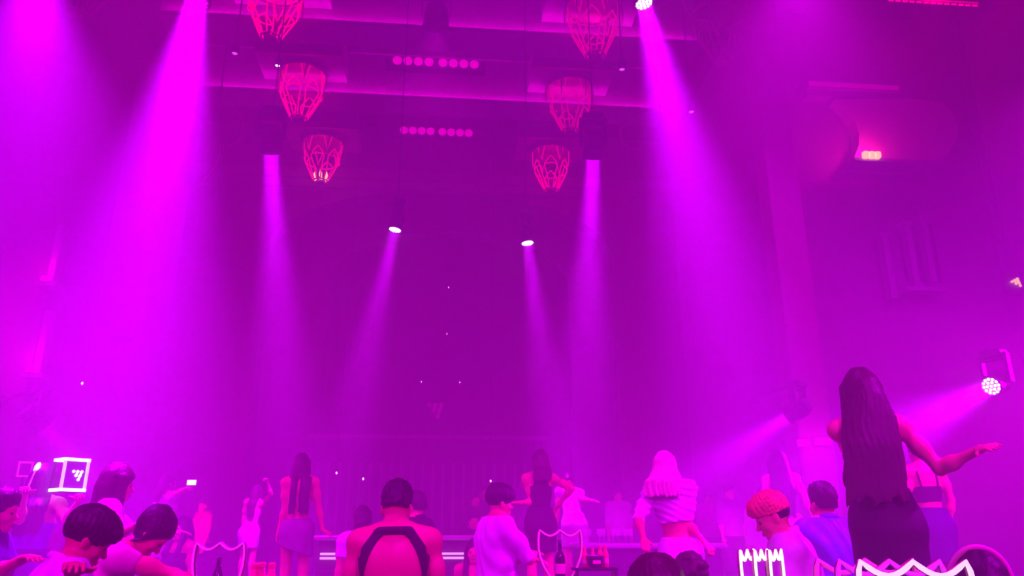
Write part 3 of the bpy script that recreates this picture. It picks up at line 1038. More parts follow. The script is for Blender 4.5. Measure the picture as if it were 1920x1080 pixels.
        if a is not None and len(a) > 5:
            n_ = V3(*a[5]['n'])
            n_ = unit(n_ - d * (d @ n_))
            wv = np.cross(d, n_)
            if wv @ V3(*a[5]['thumb']) < 0:
                wv = -wv
        hs = .92 if sex == 'f' else 1.05
        Rm = np.stack([wv, n_, d], 1)
        E('hand' + side, wr + d * .048 * hs, V3(.039, .0165, .052) * hs, Rm, .02)
        if hands:
            for i, (off, ln) in enumerate(((.029, .070), (.0095, .080), (-.0095, .074), (-.028, .058))):
                b0 = wr + (d * .082 + wv * off) * hs
                spread_ = wv * (off * 1.9)
                c1, c2 = curl * .6, curl * 1.7
                d1 = unit(d * math.cos(c1) + n_ * math.sin(c1) + spread_)
                d2 = unit(d * math.cos(c2) + n_ * math.sin(c2) + spread_)
                m_ = b0 + d1 * ln * .48 * hs
                Cc('hand' + side, b0 - d * .02, m_, .0098 * hs, .0088 * hs, .008)
                Cc('hand' + side, m_, m_ + d2 * ln * .52 * hs, .0088 * hs, .007 * hs, .006)
            tb = wr + (d * .028 + wv * .03) * hs
            t1 = unit(d * .62 + wv * .78 + n_ * .25)
            tm = tb + t1 * .036 * hs
            Cc('hand' + side, tb - t1 * .012, tm, .0125 * hs, .0105 * hs, .012)
            Cc('hand' + side, tm, tm + unit(d * .85 + wv * .45 + n_ * .2) * .032 * hs, .0105 * hs, .008 * hs, .008)
            hc = wr + d * .085 * hs
            hand_boxes.append((hc - .105, hc + .105, min(.0075, res * .6)))
        else:
            E('hand' + side, wr + d * .11 * hs, V3(.03, .013, .045) * hs, Rm, .02)
    # legs
    for s, lg in ((-1, legs[0]), (1, legs[1])):
        hj = pel + V3(s * B['hip'], 0, -.03)
        if seated:
            kn = hj + V3(s * .03, .43, .0)
            an = kn + V3(0, -.02, -.43)
        else:
            an = V3(s * (.10 + max(0, lg * .0)) + lg, -.01, .085)
            kn = (hj + an) / 2 + V3(0, .03, .01)
        Cc('thigh', hj, kn, B['th'][0], B['th'][1], .04)
        Cc('calf', kn, an, B['ca'][0], B['ca'][1], .03)
        E('calf', kn + (an - kn) * .3 + V3(0, -.018, 0), (.052, .052, .10), None, .04)
        Cc('foot', an + V3(0, -.035, -.044), an + V3(s * .01, .13, -.05), .036, .026, .03)
    fine = list(hand_boxes)
    if res < .02:
        hcn = Hh(0, .01, .08)
        fine.append((hcn - V3(.085, .10, .13), hcn + V3(.085, .12, .13), res * .55))
    root_o = thing('person', label, 'person', root, rz, group)
    root_o.scale = (s_, s_, s_)
    pos, qd = surface(P, res, fine)
    link_mesh('body', net_mesh('body', pos, qd, 1), SKIN[skin], root_o)
    by = lambda *tg: [p for p in P if any(p.tag == t or (t.endswith('*') and p.tag.startswith(t[:-1])) for t in tg)]
    RTi = RT.T
    def tz(X, Y_, Z):
        """torso height of grid points"""
        x, y, z = X - pel[0], Y_ - pel[1], Z - pel[2]
        return RTi[0, 0] * x + RTi[0, 1] * y + RTi[0, 2] * z, RTi[1, 0] * x + RTi[1, 1] * y + RTi[1, 2] * z, RTi[2, 0] * x + RTi[2, 1] * y + RTi[2, 2] * z
    # ---- upper garment
    def sleeve(side, f):
        """arm limbs cut at f: 0..1 along the upper arm, 1..2 along the forearm"""
        sp, el, wr = J[side]
        out = []
        if f <= 0:
            return out
        u_ = unit(el - sp)
        cut = [(sp + (el - sp) * min(f, 1), u_)] if f < 1 else []
        for p in by('arm' + side):
            q = Prim(p.kind, p.tag, p.k, **{k: v for k, v in p.__dict__.items() if k not in ('kind', 'tag', 'k', 'clips')})
            q.clips = cut
            out.append(q)
        if f > 1:
            v_ = unit(wr - el)
            for p in by('fore' + side):
                q = Prim(p.kind, p.tag, p.k, **{k: v for k, v in p.__dict__.items() if k not in ('kind', 'tag', 'k', 'clips')})
                q.clips = [(el + (wr - el) * (f - 1), v_)] if f < 2 else []
                out.append(q)
        return out
    if top:
        zl, zh, inf = top.get('lo', -.05), top.get('hi', .56), top.get('inf', .014)
        gp = by('rib', 'belly', 'pelvis', 'neckbase')
        if top.get('loose'):
            gp = gp + [Prim('f', 'loose', .05, rings=[(pel[2] + zl - .02, pel[0], 0, .175 * w, .13 * w), (pel[2] + .1, pel[0] + (T(0, 0, .1) - pel)[0], (T(0, 0, .1) - pel)[1], .165 * w, .125 * w), (pel[2] + .36, T(0, 0, .36)[0], T(0, 0, .36)[1], .165 * w, .115 * w)])]
        for sd in 'LR':
            gp = gp + sleeve(sd, top.get('sl' + sd, top.get('sl', 0)))
        narrow, hole, vneck = top.get('narrow'), top.get('hole'), top.get('vneck')
        def post(D, X, Y_, Z):
            a, b, c = tz(X, Y_, Z)
            D = np.maximum(D + top.get('fold', .004) * np.sin(c * top.get('ruche', 34) + a * 22 + 6 * np.sin(a * 9)), D - .006)
            D = np.maximum(D, np.maximum(zl - c, c - zh))
            if narrow:
                D = np.maximum(D, np.where(c > .40, np.abs(a) - narrow + np.clip(c - .44, 0, 1) * top.get('slope', 0), -1))
            if hole:
                hx_, hz, rx, rzz = hole
                D = np.maximum(D, np.where(b < .02, (1 - np.sqrt(((a - hx_) / rx) ** 2 + ((c - hz) / rzz) ** 2)) * min(rx, rzz), -1))
            return D
        pos, qd = surface(gp, min(res, .016), (), inf, post)
        link_mesh(top.get('name', 'shirt'), net_mesh('shirt', pos, qd, 1), CL[top['col']], root_o)
        if top.get('straps'):
            for s in (-1, 1):
                MB().tube([T(s * .075, -.095 * w, top['hi'] - .02), T(s * .085, -.075, .46), T(s * .085, -.02, .545), T(s * .08, .05, .48), T(s * .07, .11, .38)], .008, 6).build('strap', CL[top['col']], root_o, True)
        if top.get('collar'):
            pts = [T(.066 * math.cos(t), -.008 + .066 * math.sin(t), .548 + .02 * math.sin(-t)) for t in np.linspace(0, 2 * PI, 20)[:-1]]
            MB().tube(pts, .02, 8, closed=True).build('collar', CL[top.get('ccol', top['col'])], root_o, True)
    if bottom:
        kd = bottom['kind']
        c_ = CL[bottom['col']]
        if kd in ('skirt', 'dress_skirt'):
            zt, zb = bottom.get('hi', .12), bottom.get('lo', -.34)
            fl = bottom.get('flare', .0)
            z0 = pel[2]
            rg = [(z0 + zt, pel[0], 0, .128 * w, .10 * w), (z0 + .05, pel[0], -.005, .155 * w, .122 * w), (z0 - .05, pel[0], -.015, .170 * w, .146 * w), (z0 - .14, pel[0], -.012, .172 * w + fl * .3, .145 * w + fl * .3), (z0 + zb, pel[0] * .6, -.005, .162 * w + fl, .122 * w + fl)]
            rg = [r for r in rg if r[0] >= z0 + zb - 1e-6 and r[0] <= z0 + zt + 1e-6]
            g = [Prim('f', 'skirt', .0, rings=rg, pleat=bottom.get('pleat', .006), npl=bottom.get('npl', 9))]
            if bottom.get('slant'):
                g[0].clips = [(V3(0, 0, z0 + zb + .1), unit(V3(bottom['slant'], 0, -1)))]
            g2 = [Prim(p.kind, p.tag, p.k, **{k: v for k, v in p.__dict__.items() if k not in ('kind', 'tag', 'k', 'clips')}) for p in by('pelvis', 'belly')]
            for q in g2:
                q.clips = [(V3(0, 0, z0 + zt), V3(0, 0, 1))]
            pos, qd = surface(g + g2, min(res, .016), (), .008)
            link_mesh('skirt', net_mesh('skirt', pos, qd, 1), c_, root_o)
        elif kd in ('pants', 'shorts'):
            f = bottom.get('len', 2)
            g = by('pelvis', 'thigh', 'calf') if f > 1 else by('pelvis', 'thigh')
            zt = bottom.get('hi', .08)
            zcut = .12 if f > 1 else .93 - .33
            def post(D, X, Y_, Z):
                a, b, c = tz(X, Y_, Z)
                D = np.maximum(D, c - zt)
                if not seated:
                    D = np.maximum(D, zcut - Z)
                return D
            pos, qd = surface(g, min(res, .018), (), .014, post)
            link_mesh('trousers' if f > 1 else 'shorts', net_mesh('trousers', pos, qd, 1), c_, root_o)
    if shoes:
        ft = by('foot')
        for f_ in ft:
            pos, qd = surface([f_], .014, (), .004)
            link_mesh('shoe', net_mesh('shoe', pos, qd, 1), M['shoe'], root_o)
    # ---- hair
    if hair:
        st_, hc = hair['style'], HAIRM[hair['col']]
        hp = [Prim('e', 'hair', .02, c=Hh(0, -.012, .116), r=V3(.083, .103, .100), R=RH)]
        vol = hair.get('vol', 0)
        amp, fr = .003, 60
        if st_ == 'short':
            hp += [Prim('e', 'hair', .03, c=Hh(0, .015, .165), r=V3(.07 + vol, .085, .055 + vol), R=RH),
                   Prim('e', 'hair', .02, c=Hh(0, -.06, .06), r=V3(.068, .045, .06), R=RH)]
            amp, fr = .005, 95
        elif st_ == 'bowl':
            hp += [Prim('e', 'hair', .03, c=Hh(0, .0, .137), r=V3(.090 + vol, .110, .076 + vol), R=RH),
                   Prim('e', 'hair', .02, c=Hh(0, .06, .135), r=V3(.078, .055, .045), R=RH)]
            amp, fr = .004, 70
        elif st_ == 'curly':
            rnd = random.Random(hair.get('seed', 3))
            for k in range(46):
                t, f_ = rnd.uniform(0, 2 * PI), rnd.uniform(-.1, 1)
                rr = math.sqrt(max(0, 1 - f_ * f_))
                hp.append(Prim('e', 'hair', .006, c=Hh(.085 * rr * math.cos(t), -.02 + .1 * rr * math.sin(t) * (.8 if math.sin(t) > 0 else 1), .11 + .1 * f_), r=V3(.03, .03, .026), R=np.eye(3)))
        elif st_ == 'swept':
            hp += [Prim('e', 'hair', .03, c=Hh(.0, .008, .152), r=V3(.084, .103, .066), R=RH @ roty(.1)),
                   Prim('e', 'hair', .025, c=Hh(0, .066, .128), r=V3(.07, .042, .055), R=RH)]
            amp, fr = .005, 80
        elif st_ in ('long', 'bob', 'pony'):
            L = hair.get('len', .45)
            hw = hair.get('w', .10)
            sh_ = hair.get('shift', 0.0)
            top_ = Hh(0, -.03, .13)
            if st_ == 'pony':
                b0 = Hh(0, -.10, .15)
                hp.append(Prim('c', 'hair', .02, a=b0, b=b0 + V3(sh_, -.05, -L), ra=.035, rb=.015))
                hp.append(Prim('e', 'hair', .02, c=b0, r=V3(.035, .035, .035), R=RH))
            else:
                zt_ = top_[2]
                yb = top_[1] - .035
                back = T(0, -.125, .30)
                rg = [(zt_ - L, top_[0] + sh_, min(back[1], yb) - .01, hw * hair.get('tip', .75), .032), (zt_ - L * .55, top_[0] + sh_ * .5, min(back[1] + .0, yb), hw * 1.02, .045),
                      (zt_ - min(.18, L * .42), top_[0], yb - .012, hw, .068), (zt_ - .06, top_[0], yb + .004, min(hw, .088), .074), (zt_ + .03, top_[0], yb + .03, .062, .062), (zt_ + .075, top_[0], yb + .045, .02, .03)]
                if hair.get('split'):
                    w2 = hw * .44
                    for s in (-1, 1):
                        off = s * hw * .58 + hair.get('soff', 0)
                        hp.append(Prim('f', 'hair', .015, ragged=1, rings=[(z, x + off, y, w2 * (1.25 if s > 0 else .75), ry) for z, x, y, rx, ry in rg[:3]]))
                    hp.append(Prim('f', 'hair', .03, rings=rg[2:]))
                else:
                    hp.append(Prim('f', 'hair', .03, ragged=1, rings=rg))
                for s in (-1, 1) if L > .28 else ():
                    a0 = Hh(s * .072, .02, .12)
                    hp.append(Prim('c', 'hair', .02, a=a0, b=V3(a0[0] + s * .012 + sh_ * .2, a0[1] - .01, a0[2] - min(L, .24)), ra=.026, rb=.02))
                if hair.get('front'):
                    for s in (-1, 1):
                        a0 = Hh(s * .075, .02, .06)
                        f0 = T(s * .085, .115, .33)
                        hp.append(Prim('c', 'hair', .02, a=a0, b=f0 + V3(0, 0, .08), ra=.028, rb=.03))
                        hp.append(Prim('c', 'hair', .02, a=f0 + V3(0, 0, .08), b=f0 + V3(-s * .005, .0, -.06), ra=.03, rb=.012))
            amp, fr = hair.get('amp', .003), 85
        elif st_ == 'bun':
            hp += [Prim('e', 'hair', .015, c=Hh(0, -.09, .19), r=V3(.045, .045, .042), R=RH)]
        cutp = hair.get('fringe', .115)
        def post(D, X, Y_, Z):
            x, y, z = X - nj[0], Y_ - nj[1], Z - nj[2]
            a = RH[0, 0] * x + RH[1, 0] * y + RH[2, 0] * z
            b = RH[0, 1] * x + RH[1, 1] * y + RH[2, 1] * z
            c = RH[0, 2] * x + RH[1, 2] * y + RH[2, 2] * z
            th = np.arctan2(a, b + .02)
            D = D + amp * np.sin(fr * .35 * th + 3 * np.sin(c * 18)) + amp * .6 * np.sin(fr * .8 * th + c * 30)
            face_ = (np.sqrt((a / .064) ** 2 + ((b - .10) / .095) ** 2 + ((c - .03) / .095) ** 2) - 1) * .06
            D = np.maximum(D, -face_)
            if st_ in ('short', 'bowl', 'curly', 'swept', 'bun', 'pony'):
                D = np.maximum(D, hair.get('nape', .045) + np.clip(b, 0, 1) * (.2 if st_ == 'swept' else .45) - c) if st_ != 'pony' else D
            return D
        if hair.get('under'):
            uc = [Prim('e', 'hair', .02, c=Hh(0, -.012, .108), r=V3(.079, .098, .098), R=RH)]
            def post_u(D, X, Y_, Z):
                x, y, z = X - nj[0], Y_ - nj[1], Z - nj[2]
                b = RH[0, 1] * x + RH[1, 1] * y + RH[2, 1] * z
                c = RH[0, 2] * x + RH[1, 2] * y + RH[2, 2] * z
                return np.maximum(D, np.maximum(b - .02, np.maximum(.045 - c, c - .15)))
            pu, qu = surface(uc, .01, (), 0, post_u)
            link_mesh('undercut', net_mesh('undercut', pu, qu, 1), HAIRM['black'], root_o)
        pos, qd = surface(hp, min(res * .75, .012), (), vol, post)
        link_mesh('hair', net_mesh('hair', pos, qd, 1), hc, root_o)
    if face and res < .02:
        for s in (-1, 1):
            MB().lathe([(.001, -.0105), (.008, -.007), (.0105, 0), (.008, .007), (.001, .0105)], 10, Matrix.Translation(Vector(Hh(s * .031, .0795, .073)))).build('eye', M['eye'], root_o, True)
        MB().tube([Hh(-.02, .09, .012), Hh(-.008, .0955, .0155), Hh(.008, .0955, .0155), Hh(.02, .09, .012)], .0045, 6).tube([Hh(-.02, .09, .011), Hh(0, .0945, .005), Hh(.02, .09, .011)], .005, 6).build('lips', M['lip'], root_o, True)
    info = dict(root=root_o, J=J, s=s_, base=root, rz=rz, Hh=Hh, T=T, feet=s_ * .12)
    if extras:
        extras(info)
    return info

# ------------------------------------------------------------------ stage and podiums
STAGE_Z = .45
st = thing('stage', 'low dark stage across the far end of the hall', 'stage', (X0, 15.3, 0))
MB().box((-6.0, -2.3, 0), (6.0, 2.3, STAGE_Z - .05)).build('skirt_panel', M['dark_wall'], st)
pl = MB().box((-.496, -2.36, STAGE_Z - .05), (.496, 2.3, STAGE_Z)).mesh('plank')
for k in range(12):
    link_mesh('plank', pl, M['stage'], st, False, (-5.5 + k, 0, 0))

def podium(label, info, r=.42, z0=0.0):
    """round-cornered dance podium whose top carries the figure's feet"""
    x, y, z = info['base']
    t = thing('dance_podium', label, 'podium', (x, y, z0), 0, 'dance podiums')
    h = z - z0
    MB().rbox((-r, -r, .04), (r, r, h - .05), .1, n=5).build('body', M['counter'], t)
    MB().rbox((-r - .03, -r - .03, h - .05), (r + .03, r + .03, h), .12, n=5).build('top', M['counter_light'], t)
    MB().rbox((-r + .04, -r + .04, 0), (r - .04, r - .04, .04), .1, n=5).build('plinth', M['metal'], t)
    return t

def stool(label, info):
    x, y, z = info['base']
    s = info['s']
    zt = .375 * s
    t = thing('bar_stool', label, 'stool', (x, y, 0), info['rz'], 'stools')
    MB().lathe([(.17, zt - .09), (.2, zt - .07), (.2, zt - .02), (.17, zt)], 24).build('seat', M['counter'], t, True)
    MB().lathe([(.03, .03), (.03, zt - .09)], 12).build('post', M['steel'], t, True)
    MB().lathe([(.2, 0), (.2, .015), (.05, .035)], 24).build('foot', M['steel'], t, True)

# ------------------------------------------------------------------ the people
def long(col, ln=.5, **k):
    return dict(style='long', col=col, len=ln, **k)
PANTS = dict(kind='pants', col='black')
JEANS = dict(kind='pants', col='denim')

# big dancer on the right
def earring(i):
    p = i['Hh'](.088, .0, .02)
    q = [p + V3(0, .035 * math.sin(t), -.035 - .035 * math.cos(t)) for t in np.linspace(0, 2 * PI, 20)[:-1]]
    MB().tube(q, .003, 5, closed=True).build('hoop_earring', M['steel'], i['root'], True)
i = person('woman with waist-long dark hair in a black dress, right arm stretched out', 1610, 697, 3.8, 1.68, heading=-14, lean=(-3, -3), head=(-12, 0, 2), skin=2,
           hair=long('brown', .60, w=.115, shift=-.03, tip=1.0, vol=.012, amp=.0018), top=dict(col='black', lo=-.1, hi=.40, inf=.007, fold=.001, name='dress_top', straps=True),
           bottom=dict(kind='skirt', col='black', lo=-.62, hi=.14, pleat=.001),
           arms={'R': ((1766, 882), (1838, 842), 'nnn', .25, (1872, 832), dict(n=(0, 1, -.2), thumb=(0, 0, -1))), 'L': ('dir', (.55, .7, -.5), (.6, .6, .3))}, res=.011, extras=earring)
podium('podium under the woman in the long black dress', i, .24)

def bracelet(i):
    sp, el, wr = i['J']['R']
    d = unit(wr - el)
    u, v = frame_of(d)
    MB().tube([Vector(wr - d * .02) + (u * math.cos(t) + v * math.sin(t)) * .03 for t in np.linspace(0, 2 * PI, 18)[:-1]], .006, 6, closed=True).build('bracelet', M['steel'], i['root'], True)
i = person('woman in dark bandeau top and dark skirt behind the outstretched arm', 1716, 822, 6.7, 1.67, heading=-8, lean=(0, -2), hair=dict(style='short', col='black'), skin=0,
           top=dict(col='black', lo=.19, hi=.335, inf=.008, fold=.001, straps=True, name='bandeau'), bottom=dict(kind='skirt', col='navy', lo=-.33, hi=.12, pleat=.003),
           arms={'R': ((1786, 945), (1779, 1000), 'nn', .5), 'L': None}, res=.013, extras=bracelet)
podium('podium under the woman in the dark bandeau top', i)

# man in the open back harness
def collar(i):
    T = i['T']
    MB().tube([T(x, -.075 - .03 * math.cos(x * 12), .515 + .012 * math.cos(x * 15)) for x in np.linspace(-.1, .1, 13)], .016, 8).build('neck_band', CL['black'], i['root'], True)
i = person('man seen from behind in a black open-back harness top', 747, 904, 4.4, sex='m', floor=True, lean=(0, -1), head=(-8, 14, 0), hair=dict(style='short', col='black', nape=.055), skin=0,
           top=dict(col='black', lo=-.02, hi=.545, inf=.014, fold=.001, narrow=.168, slope=.75, hole=(0, .17, .163, .352), name='harness_top'), bottom=JEANS,
           arms={'L': ('dir', (-.12, .05, -1), (.05, .4, -1)), 'R': ('dir', (.16, .05, -1), (-.05, .4, -1))}, res=.011, extras=collar, wide=1.06)
i = person('dark haired person in white half hidden behind the harness man', 681, 949, 7.6, floor=True, heading=10, hair=dict(style='bob', col='black', len=.2, w=.085), top=dict(col='white', lo=-.05, sl=.5), bottom=PANTS)
i = person('man in dark jacket just right of the harness man', 781, 922, 7.7, sex='m', floor=True, heading=60, hair=dict(style='short', col='black'), top=dict(col='black', lo=-.1, sl=1.9, loose=True, collar=True), bottom=PANTS)

# middle
i = person('man in a white shirt facing right with folded arms', 939, 909, 6.5, sex='m', floor=True, heading=-72, head=(0, 6, 0), hair=dict(style='bowl', col='black', vol=.002), skin=1,
           top=dict(col='white', lo=-.08, hi=.55, sl=.95, loose=True, fold=.006, inf=.017), bottom=PANTS,
           arms={'R': ('dir', (.12, .62, -.8), (-.85, .5, .12), .6), 'L': ('dir', (-.12, .55, -.8), (.85, .45, .0), .6)}, res=.012)
i = person('small woman with long black hair facing the camera below the light strips', 889, 1011, 9.0, floor=True, seated=True, heading=176, hair=long('black', .5, front=True, w=.1, fringe=.1), skin=2,
           top=dict(col='white', lo=-.05, hi=.40, inf=.009, straps=True), bottom=PANTS, res=.014)
stool('stool under the small woman facing the camera', i)
i = person('woman in a dark tank dress dancing with her back turned, elbows out', 1013, 846, 8.4, 1.66, heading=4, head=(0, 4, 4), hair=dict(style='bob', col='brown', len=.26, w=.095, vol=.008), skin=0,
           top=dict(col='black', lo=-.1, hi=.53, inf=.009, narrow=.085, name='dress_top', fold=.001), bottom=dict(kind='skirt', col='black', lo=-.30, hi=.14, pleat=.002),
           arms={'L': ((1000, 942), (966, 943), 'fn', .4), 'R': ((1072, 916), (1049, 944), 'nf', .4)}, res=.013)
podium('podium under the woman in the dark tank dress', i)
i = person('woman in a white dress bending away, one arm out to the right', 1060, 893, 10.4, 1.62, heading=12, lean=(26, 4), head=(0, 20, 0), hair=dict(style='short', col='brown'), skin=2,
           top=dict(col='cream', lo=-.1, hi=.52, inf=.012, sl=.25, name='dress_top'), bottom=dict(kind='skirt', col='cream', lo=-.3, hi=.14, flare=.01),
           arms={'R': ((1091, 936), (1111, 938), 'nn', .2), 'L': None}, res=.015)
podium('podium under the woman in the white dress', i, .28)

def shades(i):
    H = i['Hh']
    for s in (-1, 1):
        MB().lathe([(.002, -.003), (.026, -.002), (.026, .003), (.002, .004)], 14, Matrix.Translation(Vector(H(s * .032, .085, .165))) @ Matrix.Rotation(-PI / 2 + .5, 4, 'X')).build('sunglass_lens', M['eye'], i['root'], True)
    MB().tube([H(-.085, -.02, .13), H(-.06, .085, .17), H(0, .1, .168), H(.06, .085, .17), H(.085, -.02, .13)], .004, 6).build('sunglass_frame', M['shoe'], i['root'], True)
i = person('blond woman in a white ribbed crop top with sunglasses on her head', 1245, 851, 6.2, 1.67, heading=-16, lean=(2, -7), head=(-18, 4, 3), hair=dict(style='bob', col='blond', len=.27, w=.112, shift=-.03, tip=1.0, amp=.0035, vol=.012), skin=1,
           top=dict(col='white', lo=.215, hi=.555, slL=1.0, slR=1.55, inf=.018, fold=.007, ruche=110, name='crop_top'), bottom=dict(kind='skirt', col='white', lo=-.5, hi=.07, pleat=.003),
           arms={'L': ((1197, 972), (1207, 1010), 'nn', .6), 'R': ((1287, 985), (1322, 1018), 'nn', 1.2)}, res=.012, extras=shades)
podium('podium under the blond woman in the crop top', i)

# right middle
i = person('man with bleached orange hair looking down, pale shirt', 1428, 927, 4.3, sex='m', floor=True, heading=66, lean=(10, 0), head=(6, 14, 0), hair=dict(style='swept', col='orange', vol=.0, nape=.085, under=True), skin=0,
           top=dict(col='white', lo=-.1, hi=.56, sl=1.0, loose=True, collar=True, inf=.017), bottom=JEANS,
           arms={'L': ('dir', (-.15, .1, -1), (.1, .5, -.8)), 'R': ('dir', (.15, .1, -1), (-.1, .5, -.8))}, res=.011)
i = person('woman with very long straight dark hair in dark top behind the orange haired man', 1455, 846, 8.0, 1.66, heading=-10, lean=(0, -3), hair=long('black', .62, w=.10, vol=.012), skin=2,
           top=dict(col='black', lo=-.02, hi=.40, inf=.009, fold=.001), bottom=dict(kind='skirt', col='pink', lo=-.3, hi=.08),
           arms={'R': ((1511, 938), (1526, 968), 'nn', .4), 'L': None}, res=.014)
podium('podium under the woman with very long straight dark hair', i)
i = person('man seen from behind in a blue shirt beside the black dress', 1539, 906, 5.4, sex='m', floor=True, heading=8, hair=dict(style='short', col='black', nape=.04), skin=1,
           top=dict(col='blue', lo=-.1, hi=.56, sl=.9, loose=True, collar=True, inf=.017, fold=.006), bottom=PANTS, res=.012)
# heads at the lower edge
i = person('seated person with dark reddish hair at the lower edge, left of the curly head', 1228, 1044, 2.75, sex='m', floor=True, seated=True, heading=-10, hair=dict(style='bowl', col='brown', nape=.02), top=dict(col='black', lo=-.05, sl=1.9, loose=True), bottom=PANTS, res=.012)
stool('stool under the person with dark reddish hair', i)
i = person('seated person with curly dark hair at the lower edge', 1291, 1041, 4.7, sex='m', floor=True, seated=True, heading=0, hair=dict(style='curly', col='brown', nape=.01), top=dict(col='black', lo=-.05, sl=1.9, loose=True), bottom=PANTS, res=.013)
stool('stool under the person with curly dark hair', i)
def hair_rim_light(i):  # pink band modelled in place of the rim of light on the hair
    H = i['Hh']
    MB().tube([H(.098 * math.cos(t), .0 + .02 * math.cos(2 * t), .10 + .125 * math.sin(t)) for t in np.linspace(.1, PI - .1, 20)], .012, 7).build('hair_rim_light', CL['pink'], i['root'], True)
i = person('seated person with dark hair and a pink light rim in the lower right corner', 1832, 1036, 2.9, floor=True, seated=True, heading=-25, hair=dict(style='bob', col='black', len=.3, w=.1), top=dict(col='black', lo=-.05, sl=.8), bottom=PANTS, res=.012, extras=hair_rim_light)
stool('stool under the person with the pink light rim', i)

# left side
i = person('dark haired man at the left edge facing right', 8, 917, 5.0, sex='m', floor=True, heading=-80, head=(0, 5, 0), hair=dict(style='short', col='black'), skin=1, top=dict(col='navy', lo=-.1, sl=1.0, loose=True), bottom=JEANS,
           arms={'R': ((-8, 1075), (40, 1050), 'nn', .5)}, res=.013)
info_box = person('long haired woman in a blue backless top holding up the light box', 86, 872, 6.3, 1.66, heading=6, hair=long('black', .44, w=.095, vol=.008), skin=0,
           top=dict(col='blue', lo=-.12, hi=.34, inf=.012), bottom=dict(kind='skirt', col='navy', lo=-.35),
           arms={'R': ((124, 976), (149, 938), 'nn', 1.0, (152, 915)), 'L': ((36, 975), (47, 926), 'nn', 1.0, (48, 900))}, res=.013)
podium('podium under the woman holding up the light box', info_box)
i = person('long haired woman in a white shirt reaching right with open hands', 228, 873, 5.4, 1.64, heading=-62, lean=(6, 0), hair=long('brown', .44, w=.09, vol=.01), skin=2,
           top=dict(col='white', lo=-.1, hi=.55, sl=1.3, loose=True, inf=.018), bottom=JEANS,
           arms={'R': ((214, 1004), (256, 986), 'nnn', .25, (282, 972)), 'L': ('dir', (-.1, .9, -.7), (.2, 1, .1), .3)}, res=.012)
podium('podium under the woman in the white shirt reaching right', i, .28)
i = person('dark haired man with bowed head and pale collar, hand raised to his face', 198, 958, 3.4, sex='m', floor=True, heading=-58, lean=(6, 0), head=(0, 22, 0), hair=dict(style='bowl', col='black', vol=.003, nape=.045), skin=1,
           top=dict(col='white', lo=-.1, hi=.57, sl=.8, loose=True, collar=True, inf=.017), bottom=JEANS,
           arms={'L': ((112, 1140), (136, 1076), 'nnn', .7, (142, 1040)), 'R': None}, res=.011)
i = person('person in a pink top leaning forward to the right, face in shadow', 326, 966, 4.4, floor=True, heading=-68, lean=(30, 0), head=(0, 22, 0), hair=dict(style='bob', col='black', len=.22, w=.085), skin=0,
           top=dict(col='pink', lo=-.05, hi=.54, sl=.25, inf=.012), bottom=JEANS, arms={'R': ((345, 1085), (385, 1110), 'nn', .4)}, res=.012)
i = person('dark haired woman sitting in the haze left of the shield frame', 345, 968, 8.2, floor=True, heading=150, hair=long('black', .45, front=True), top=dict(col='black', lo=-.05, hi=.42, inf=.01), bottom=PANTS, skin=0)
i = person('slim woman far off lifting a glowing phone', 318, 887, 10.6, 1.66, heading=-40, hair=long('brown', .3, w=.08), skin=2, top=dict(col='white', lo=-.08, hi=.5, inf=.012, sl=.4), bottom=dict(kind='skirt', col='white', lo=-.3),
           arms={'R': ((337, 922), (350, 915), 'nn', .8)}, res=.016)
info_phone = i
podium('podium under the slim woman with the phone', i)
i = person('man in a bright red shirt standing on the stage, looking left', 384, 935, 14.4, sex='m', base=STAGE_Z, heading=140, hair=dict(style='short', col='brown', nape=.08), skin=0,
           top=dict(col='red', lo=-.04, sl=1.0, loose=True), bottom=PANTS, res=.018)
i = person('dancer in a white miniskirt with one arm raised', 484, 909, 13.4, 1.64, heading=-20, lean=(0, 5), hair=long('brown', .45, w=.085), skin=0, top=dict(col='pink', lo=.1, hi=.40, inf=.009, straps=True), bottom=dict(kind='skirt', col='white', lo=-.27, hi=.1),
           arms={'R': ((508, 926), (502, 905), 'nn', .8), 'L': None}, res=.016)
podium('podium on the stage under the dancer in the white miniskirt', i, .36, STAGE_Z)
i = person('long haired dancer in a pale wrap skirt with her back turned', 567, 851, 8.5, 1.68, heading=0, lean=(0, -1), hair=long('black', .56, w=.105, split=True, soff=.02, tip=.9), skin=0,
           top=dict(col='pink', lo=.24, hi=.31, inf=.006, fold=0.0, straps=True, name='bikini_top'), bottom=dict(kind='skirt', col='grey', lo=-.33, hi=.06, flare=.015, slant=-.35),
           arms={'L': ((534, 962), (521, 1002), 'nn', .5), 'R': ((599, 962), (606, 1001), 'nn', .4, (625, 1003))}, res=.012)
podium('podium under the long haired dancer in the pale wrap skirt', i)

# faint figures on the stage
for lab, px, py, Y, hd, tp, hr in [
        ('faint person in a white shirt on the stage, left of the blond woman', 1158, 916, 15.6, 180, 'cream', 'brown'),
        ('faint person in pale clothes on the stage, right of the blond woman', 1327, 922, 15.4, 170, 'pink', 'black'),
        ('faint taller person in pale clothes on the stage, farthest right of the pair', 1366, 908, 13.9, 190, 'grey', 'black'),
        ('faint person with pale face in the dark behind the white-shirted man, left one', 892, 924, 14.2, 180, 'black', 'black'),
        ('faint person with pale face in the dark behind the white-shirted man, right one', 910, 910, 15.4, 180, 'black', 'black'),
        ('faint person on the stage with face beside the tank-dress dancer', 983, 888, 15.8, 200, 'grey', 'brown')]:
    person(lab, px, py, Y, sex='m', base=STAGE_Z, heading=hd, hair=dict(style='short', col=hr), top=dict(col=tp, lo=-.06, sl=1.2, loose=True), bottom=PANTS, res=.02, hands=True, group='faint people on the stage')
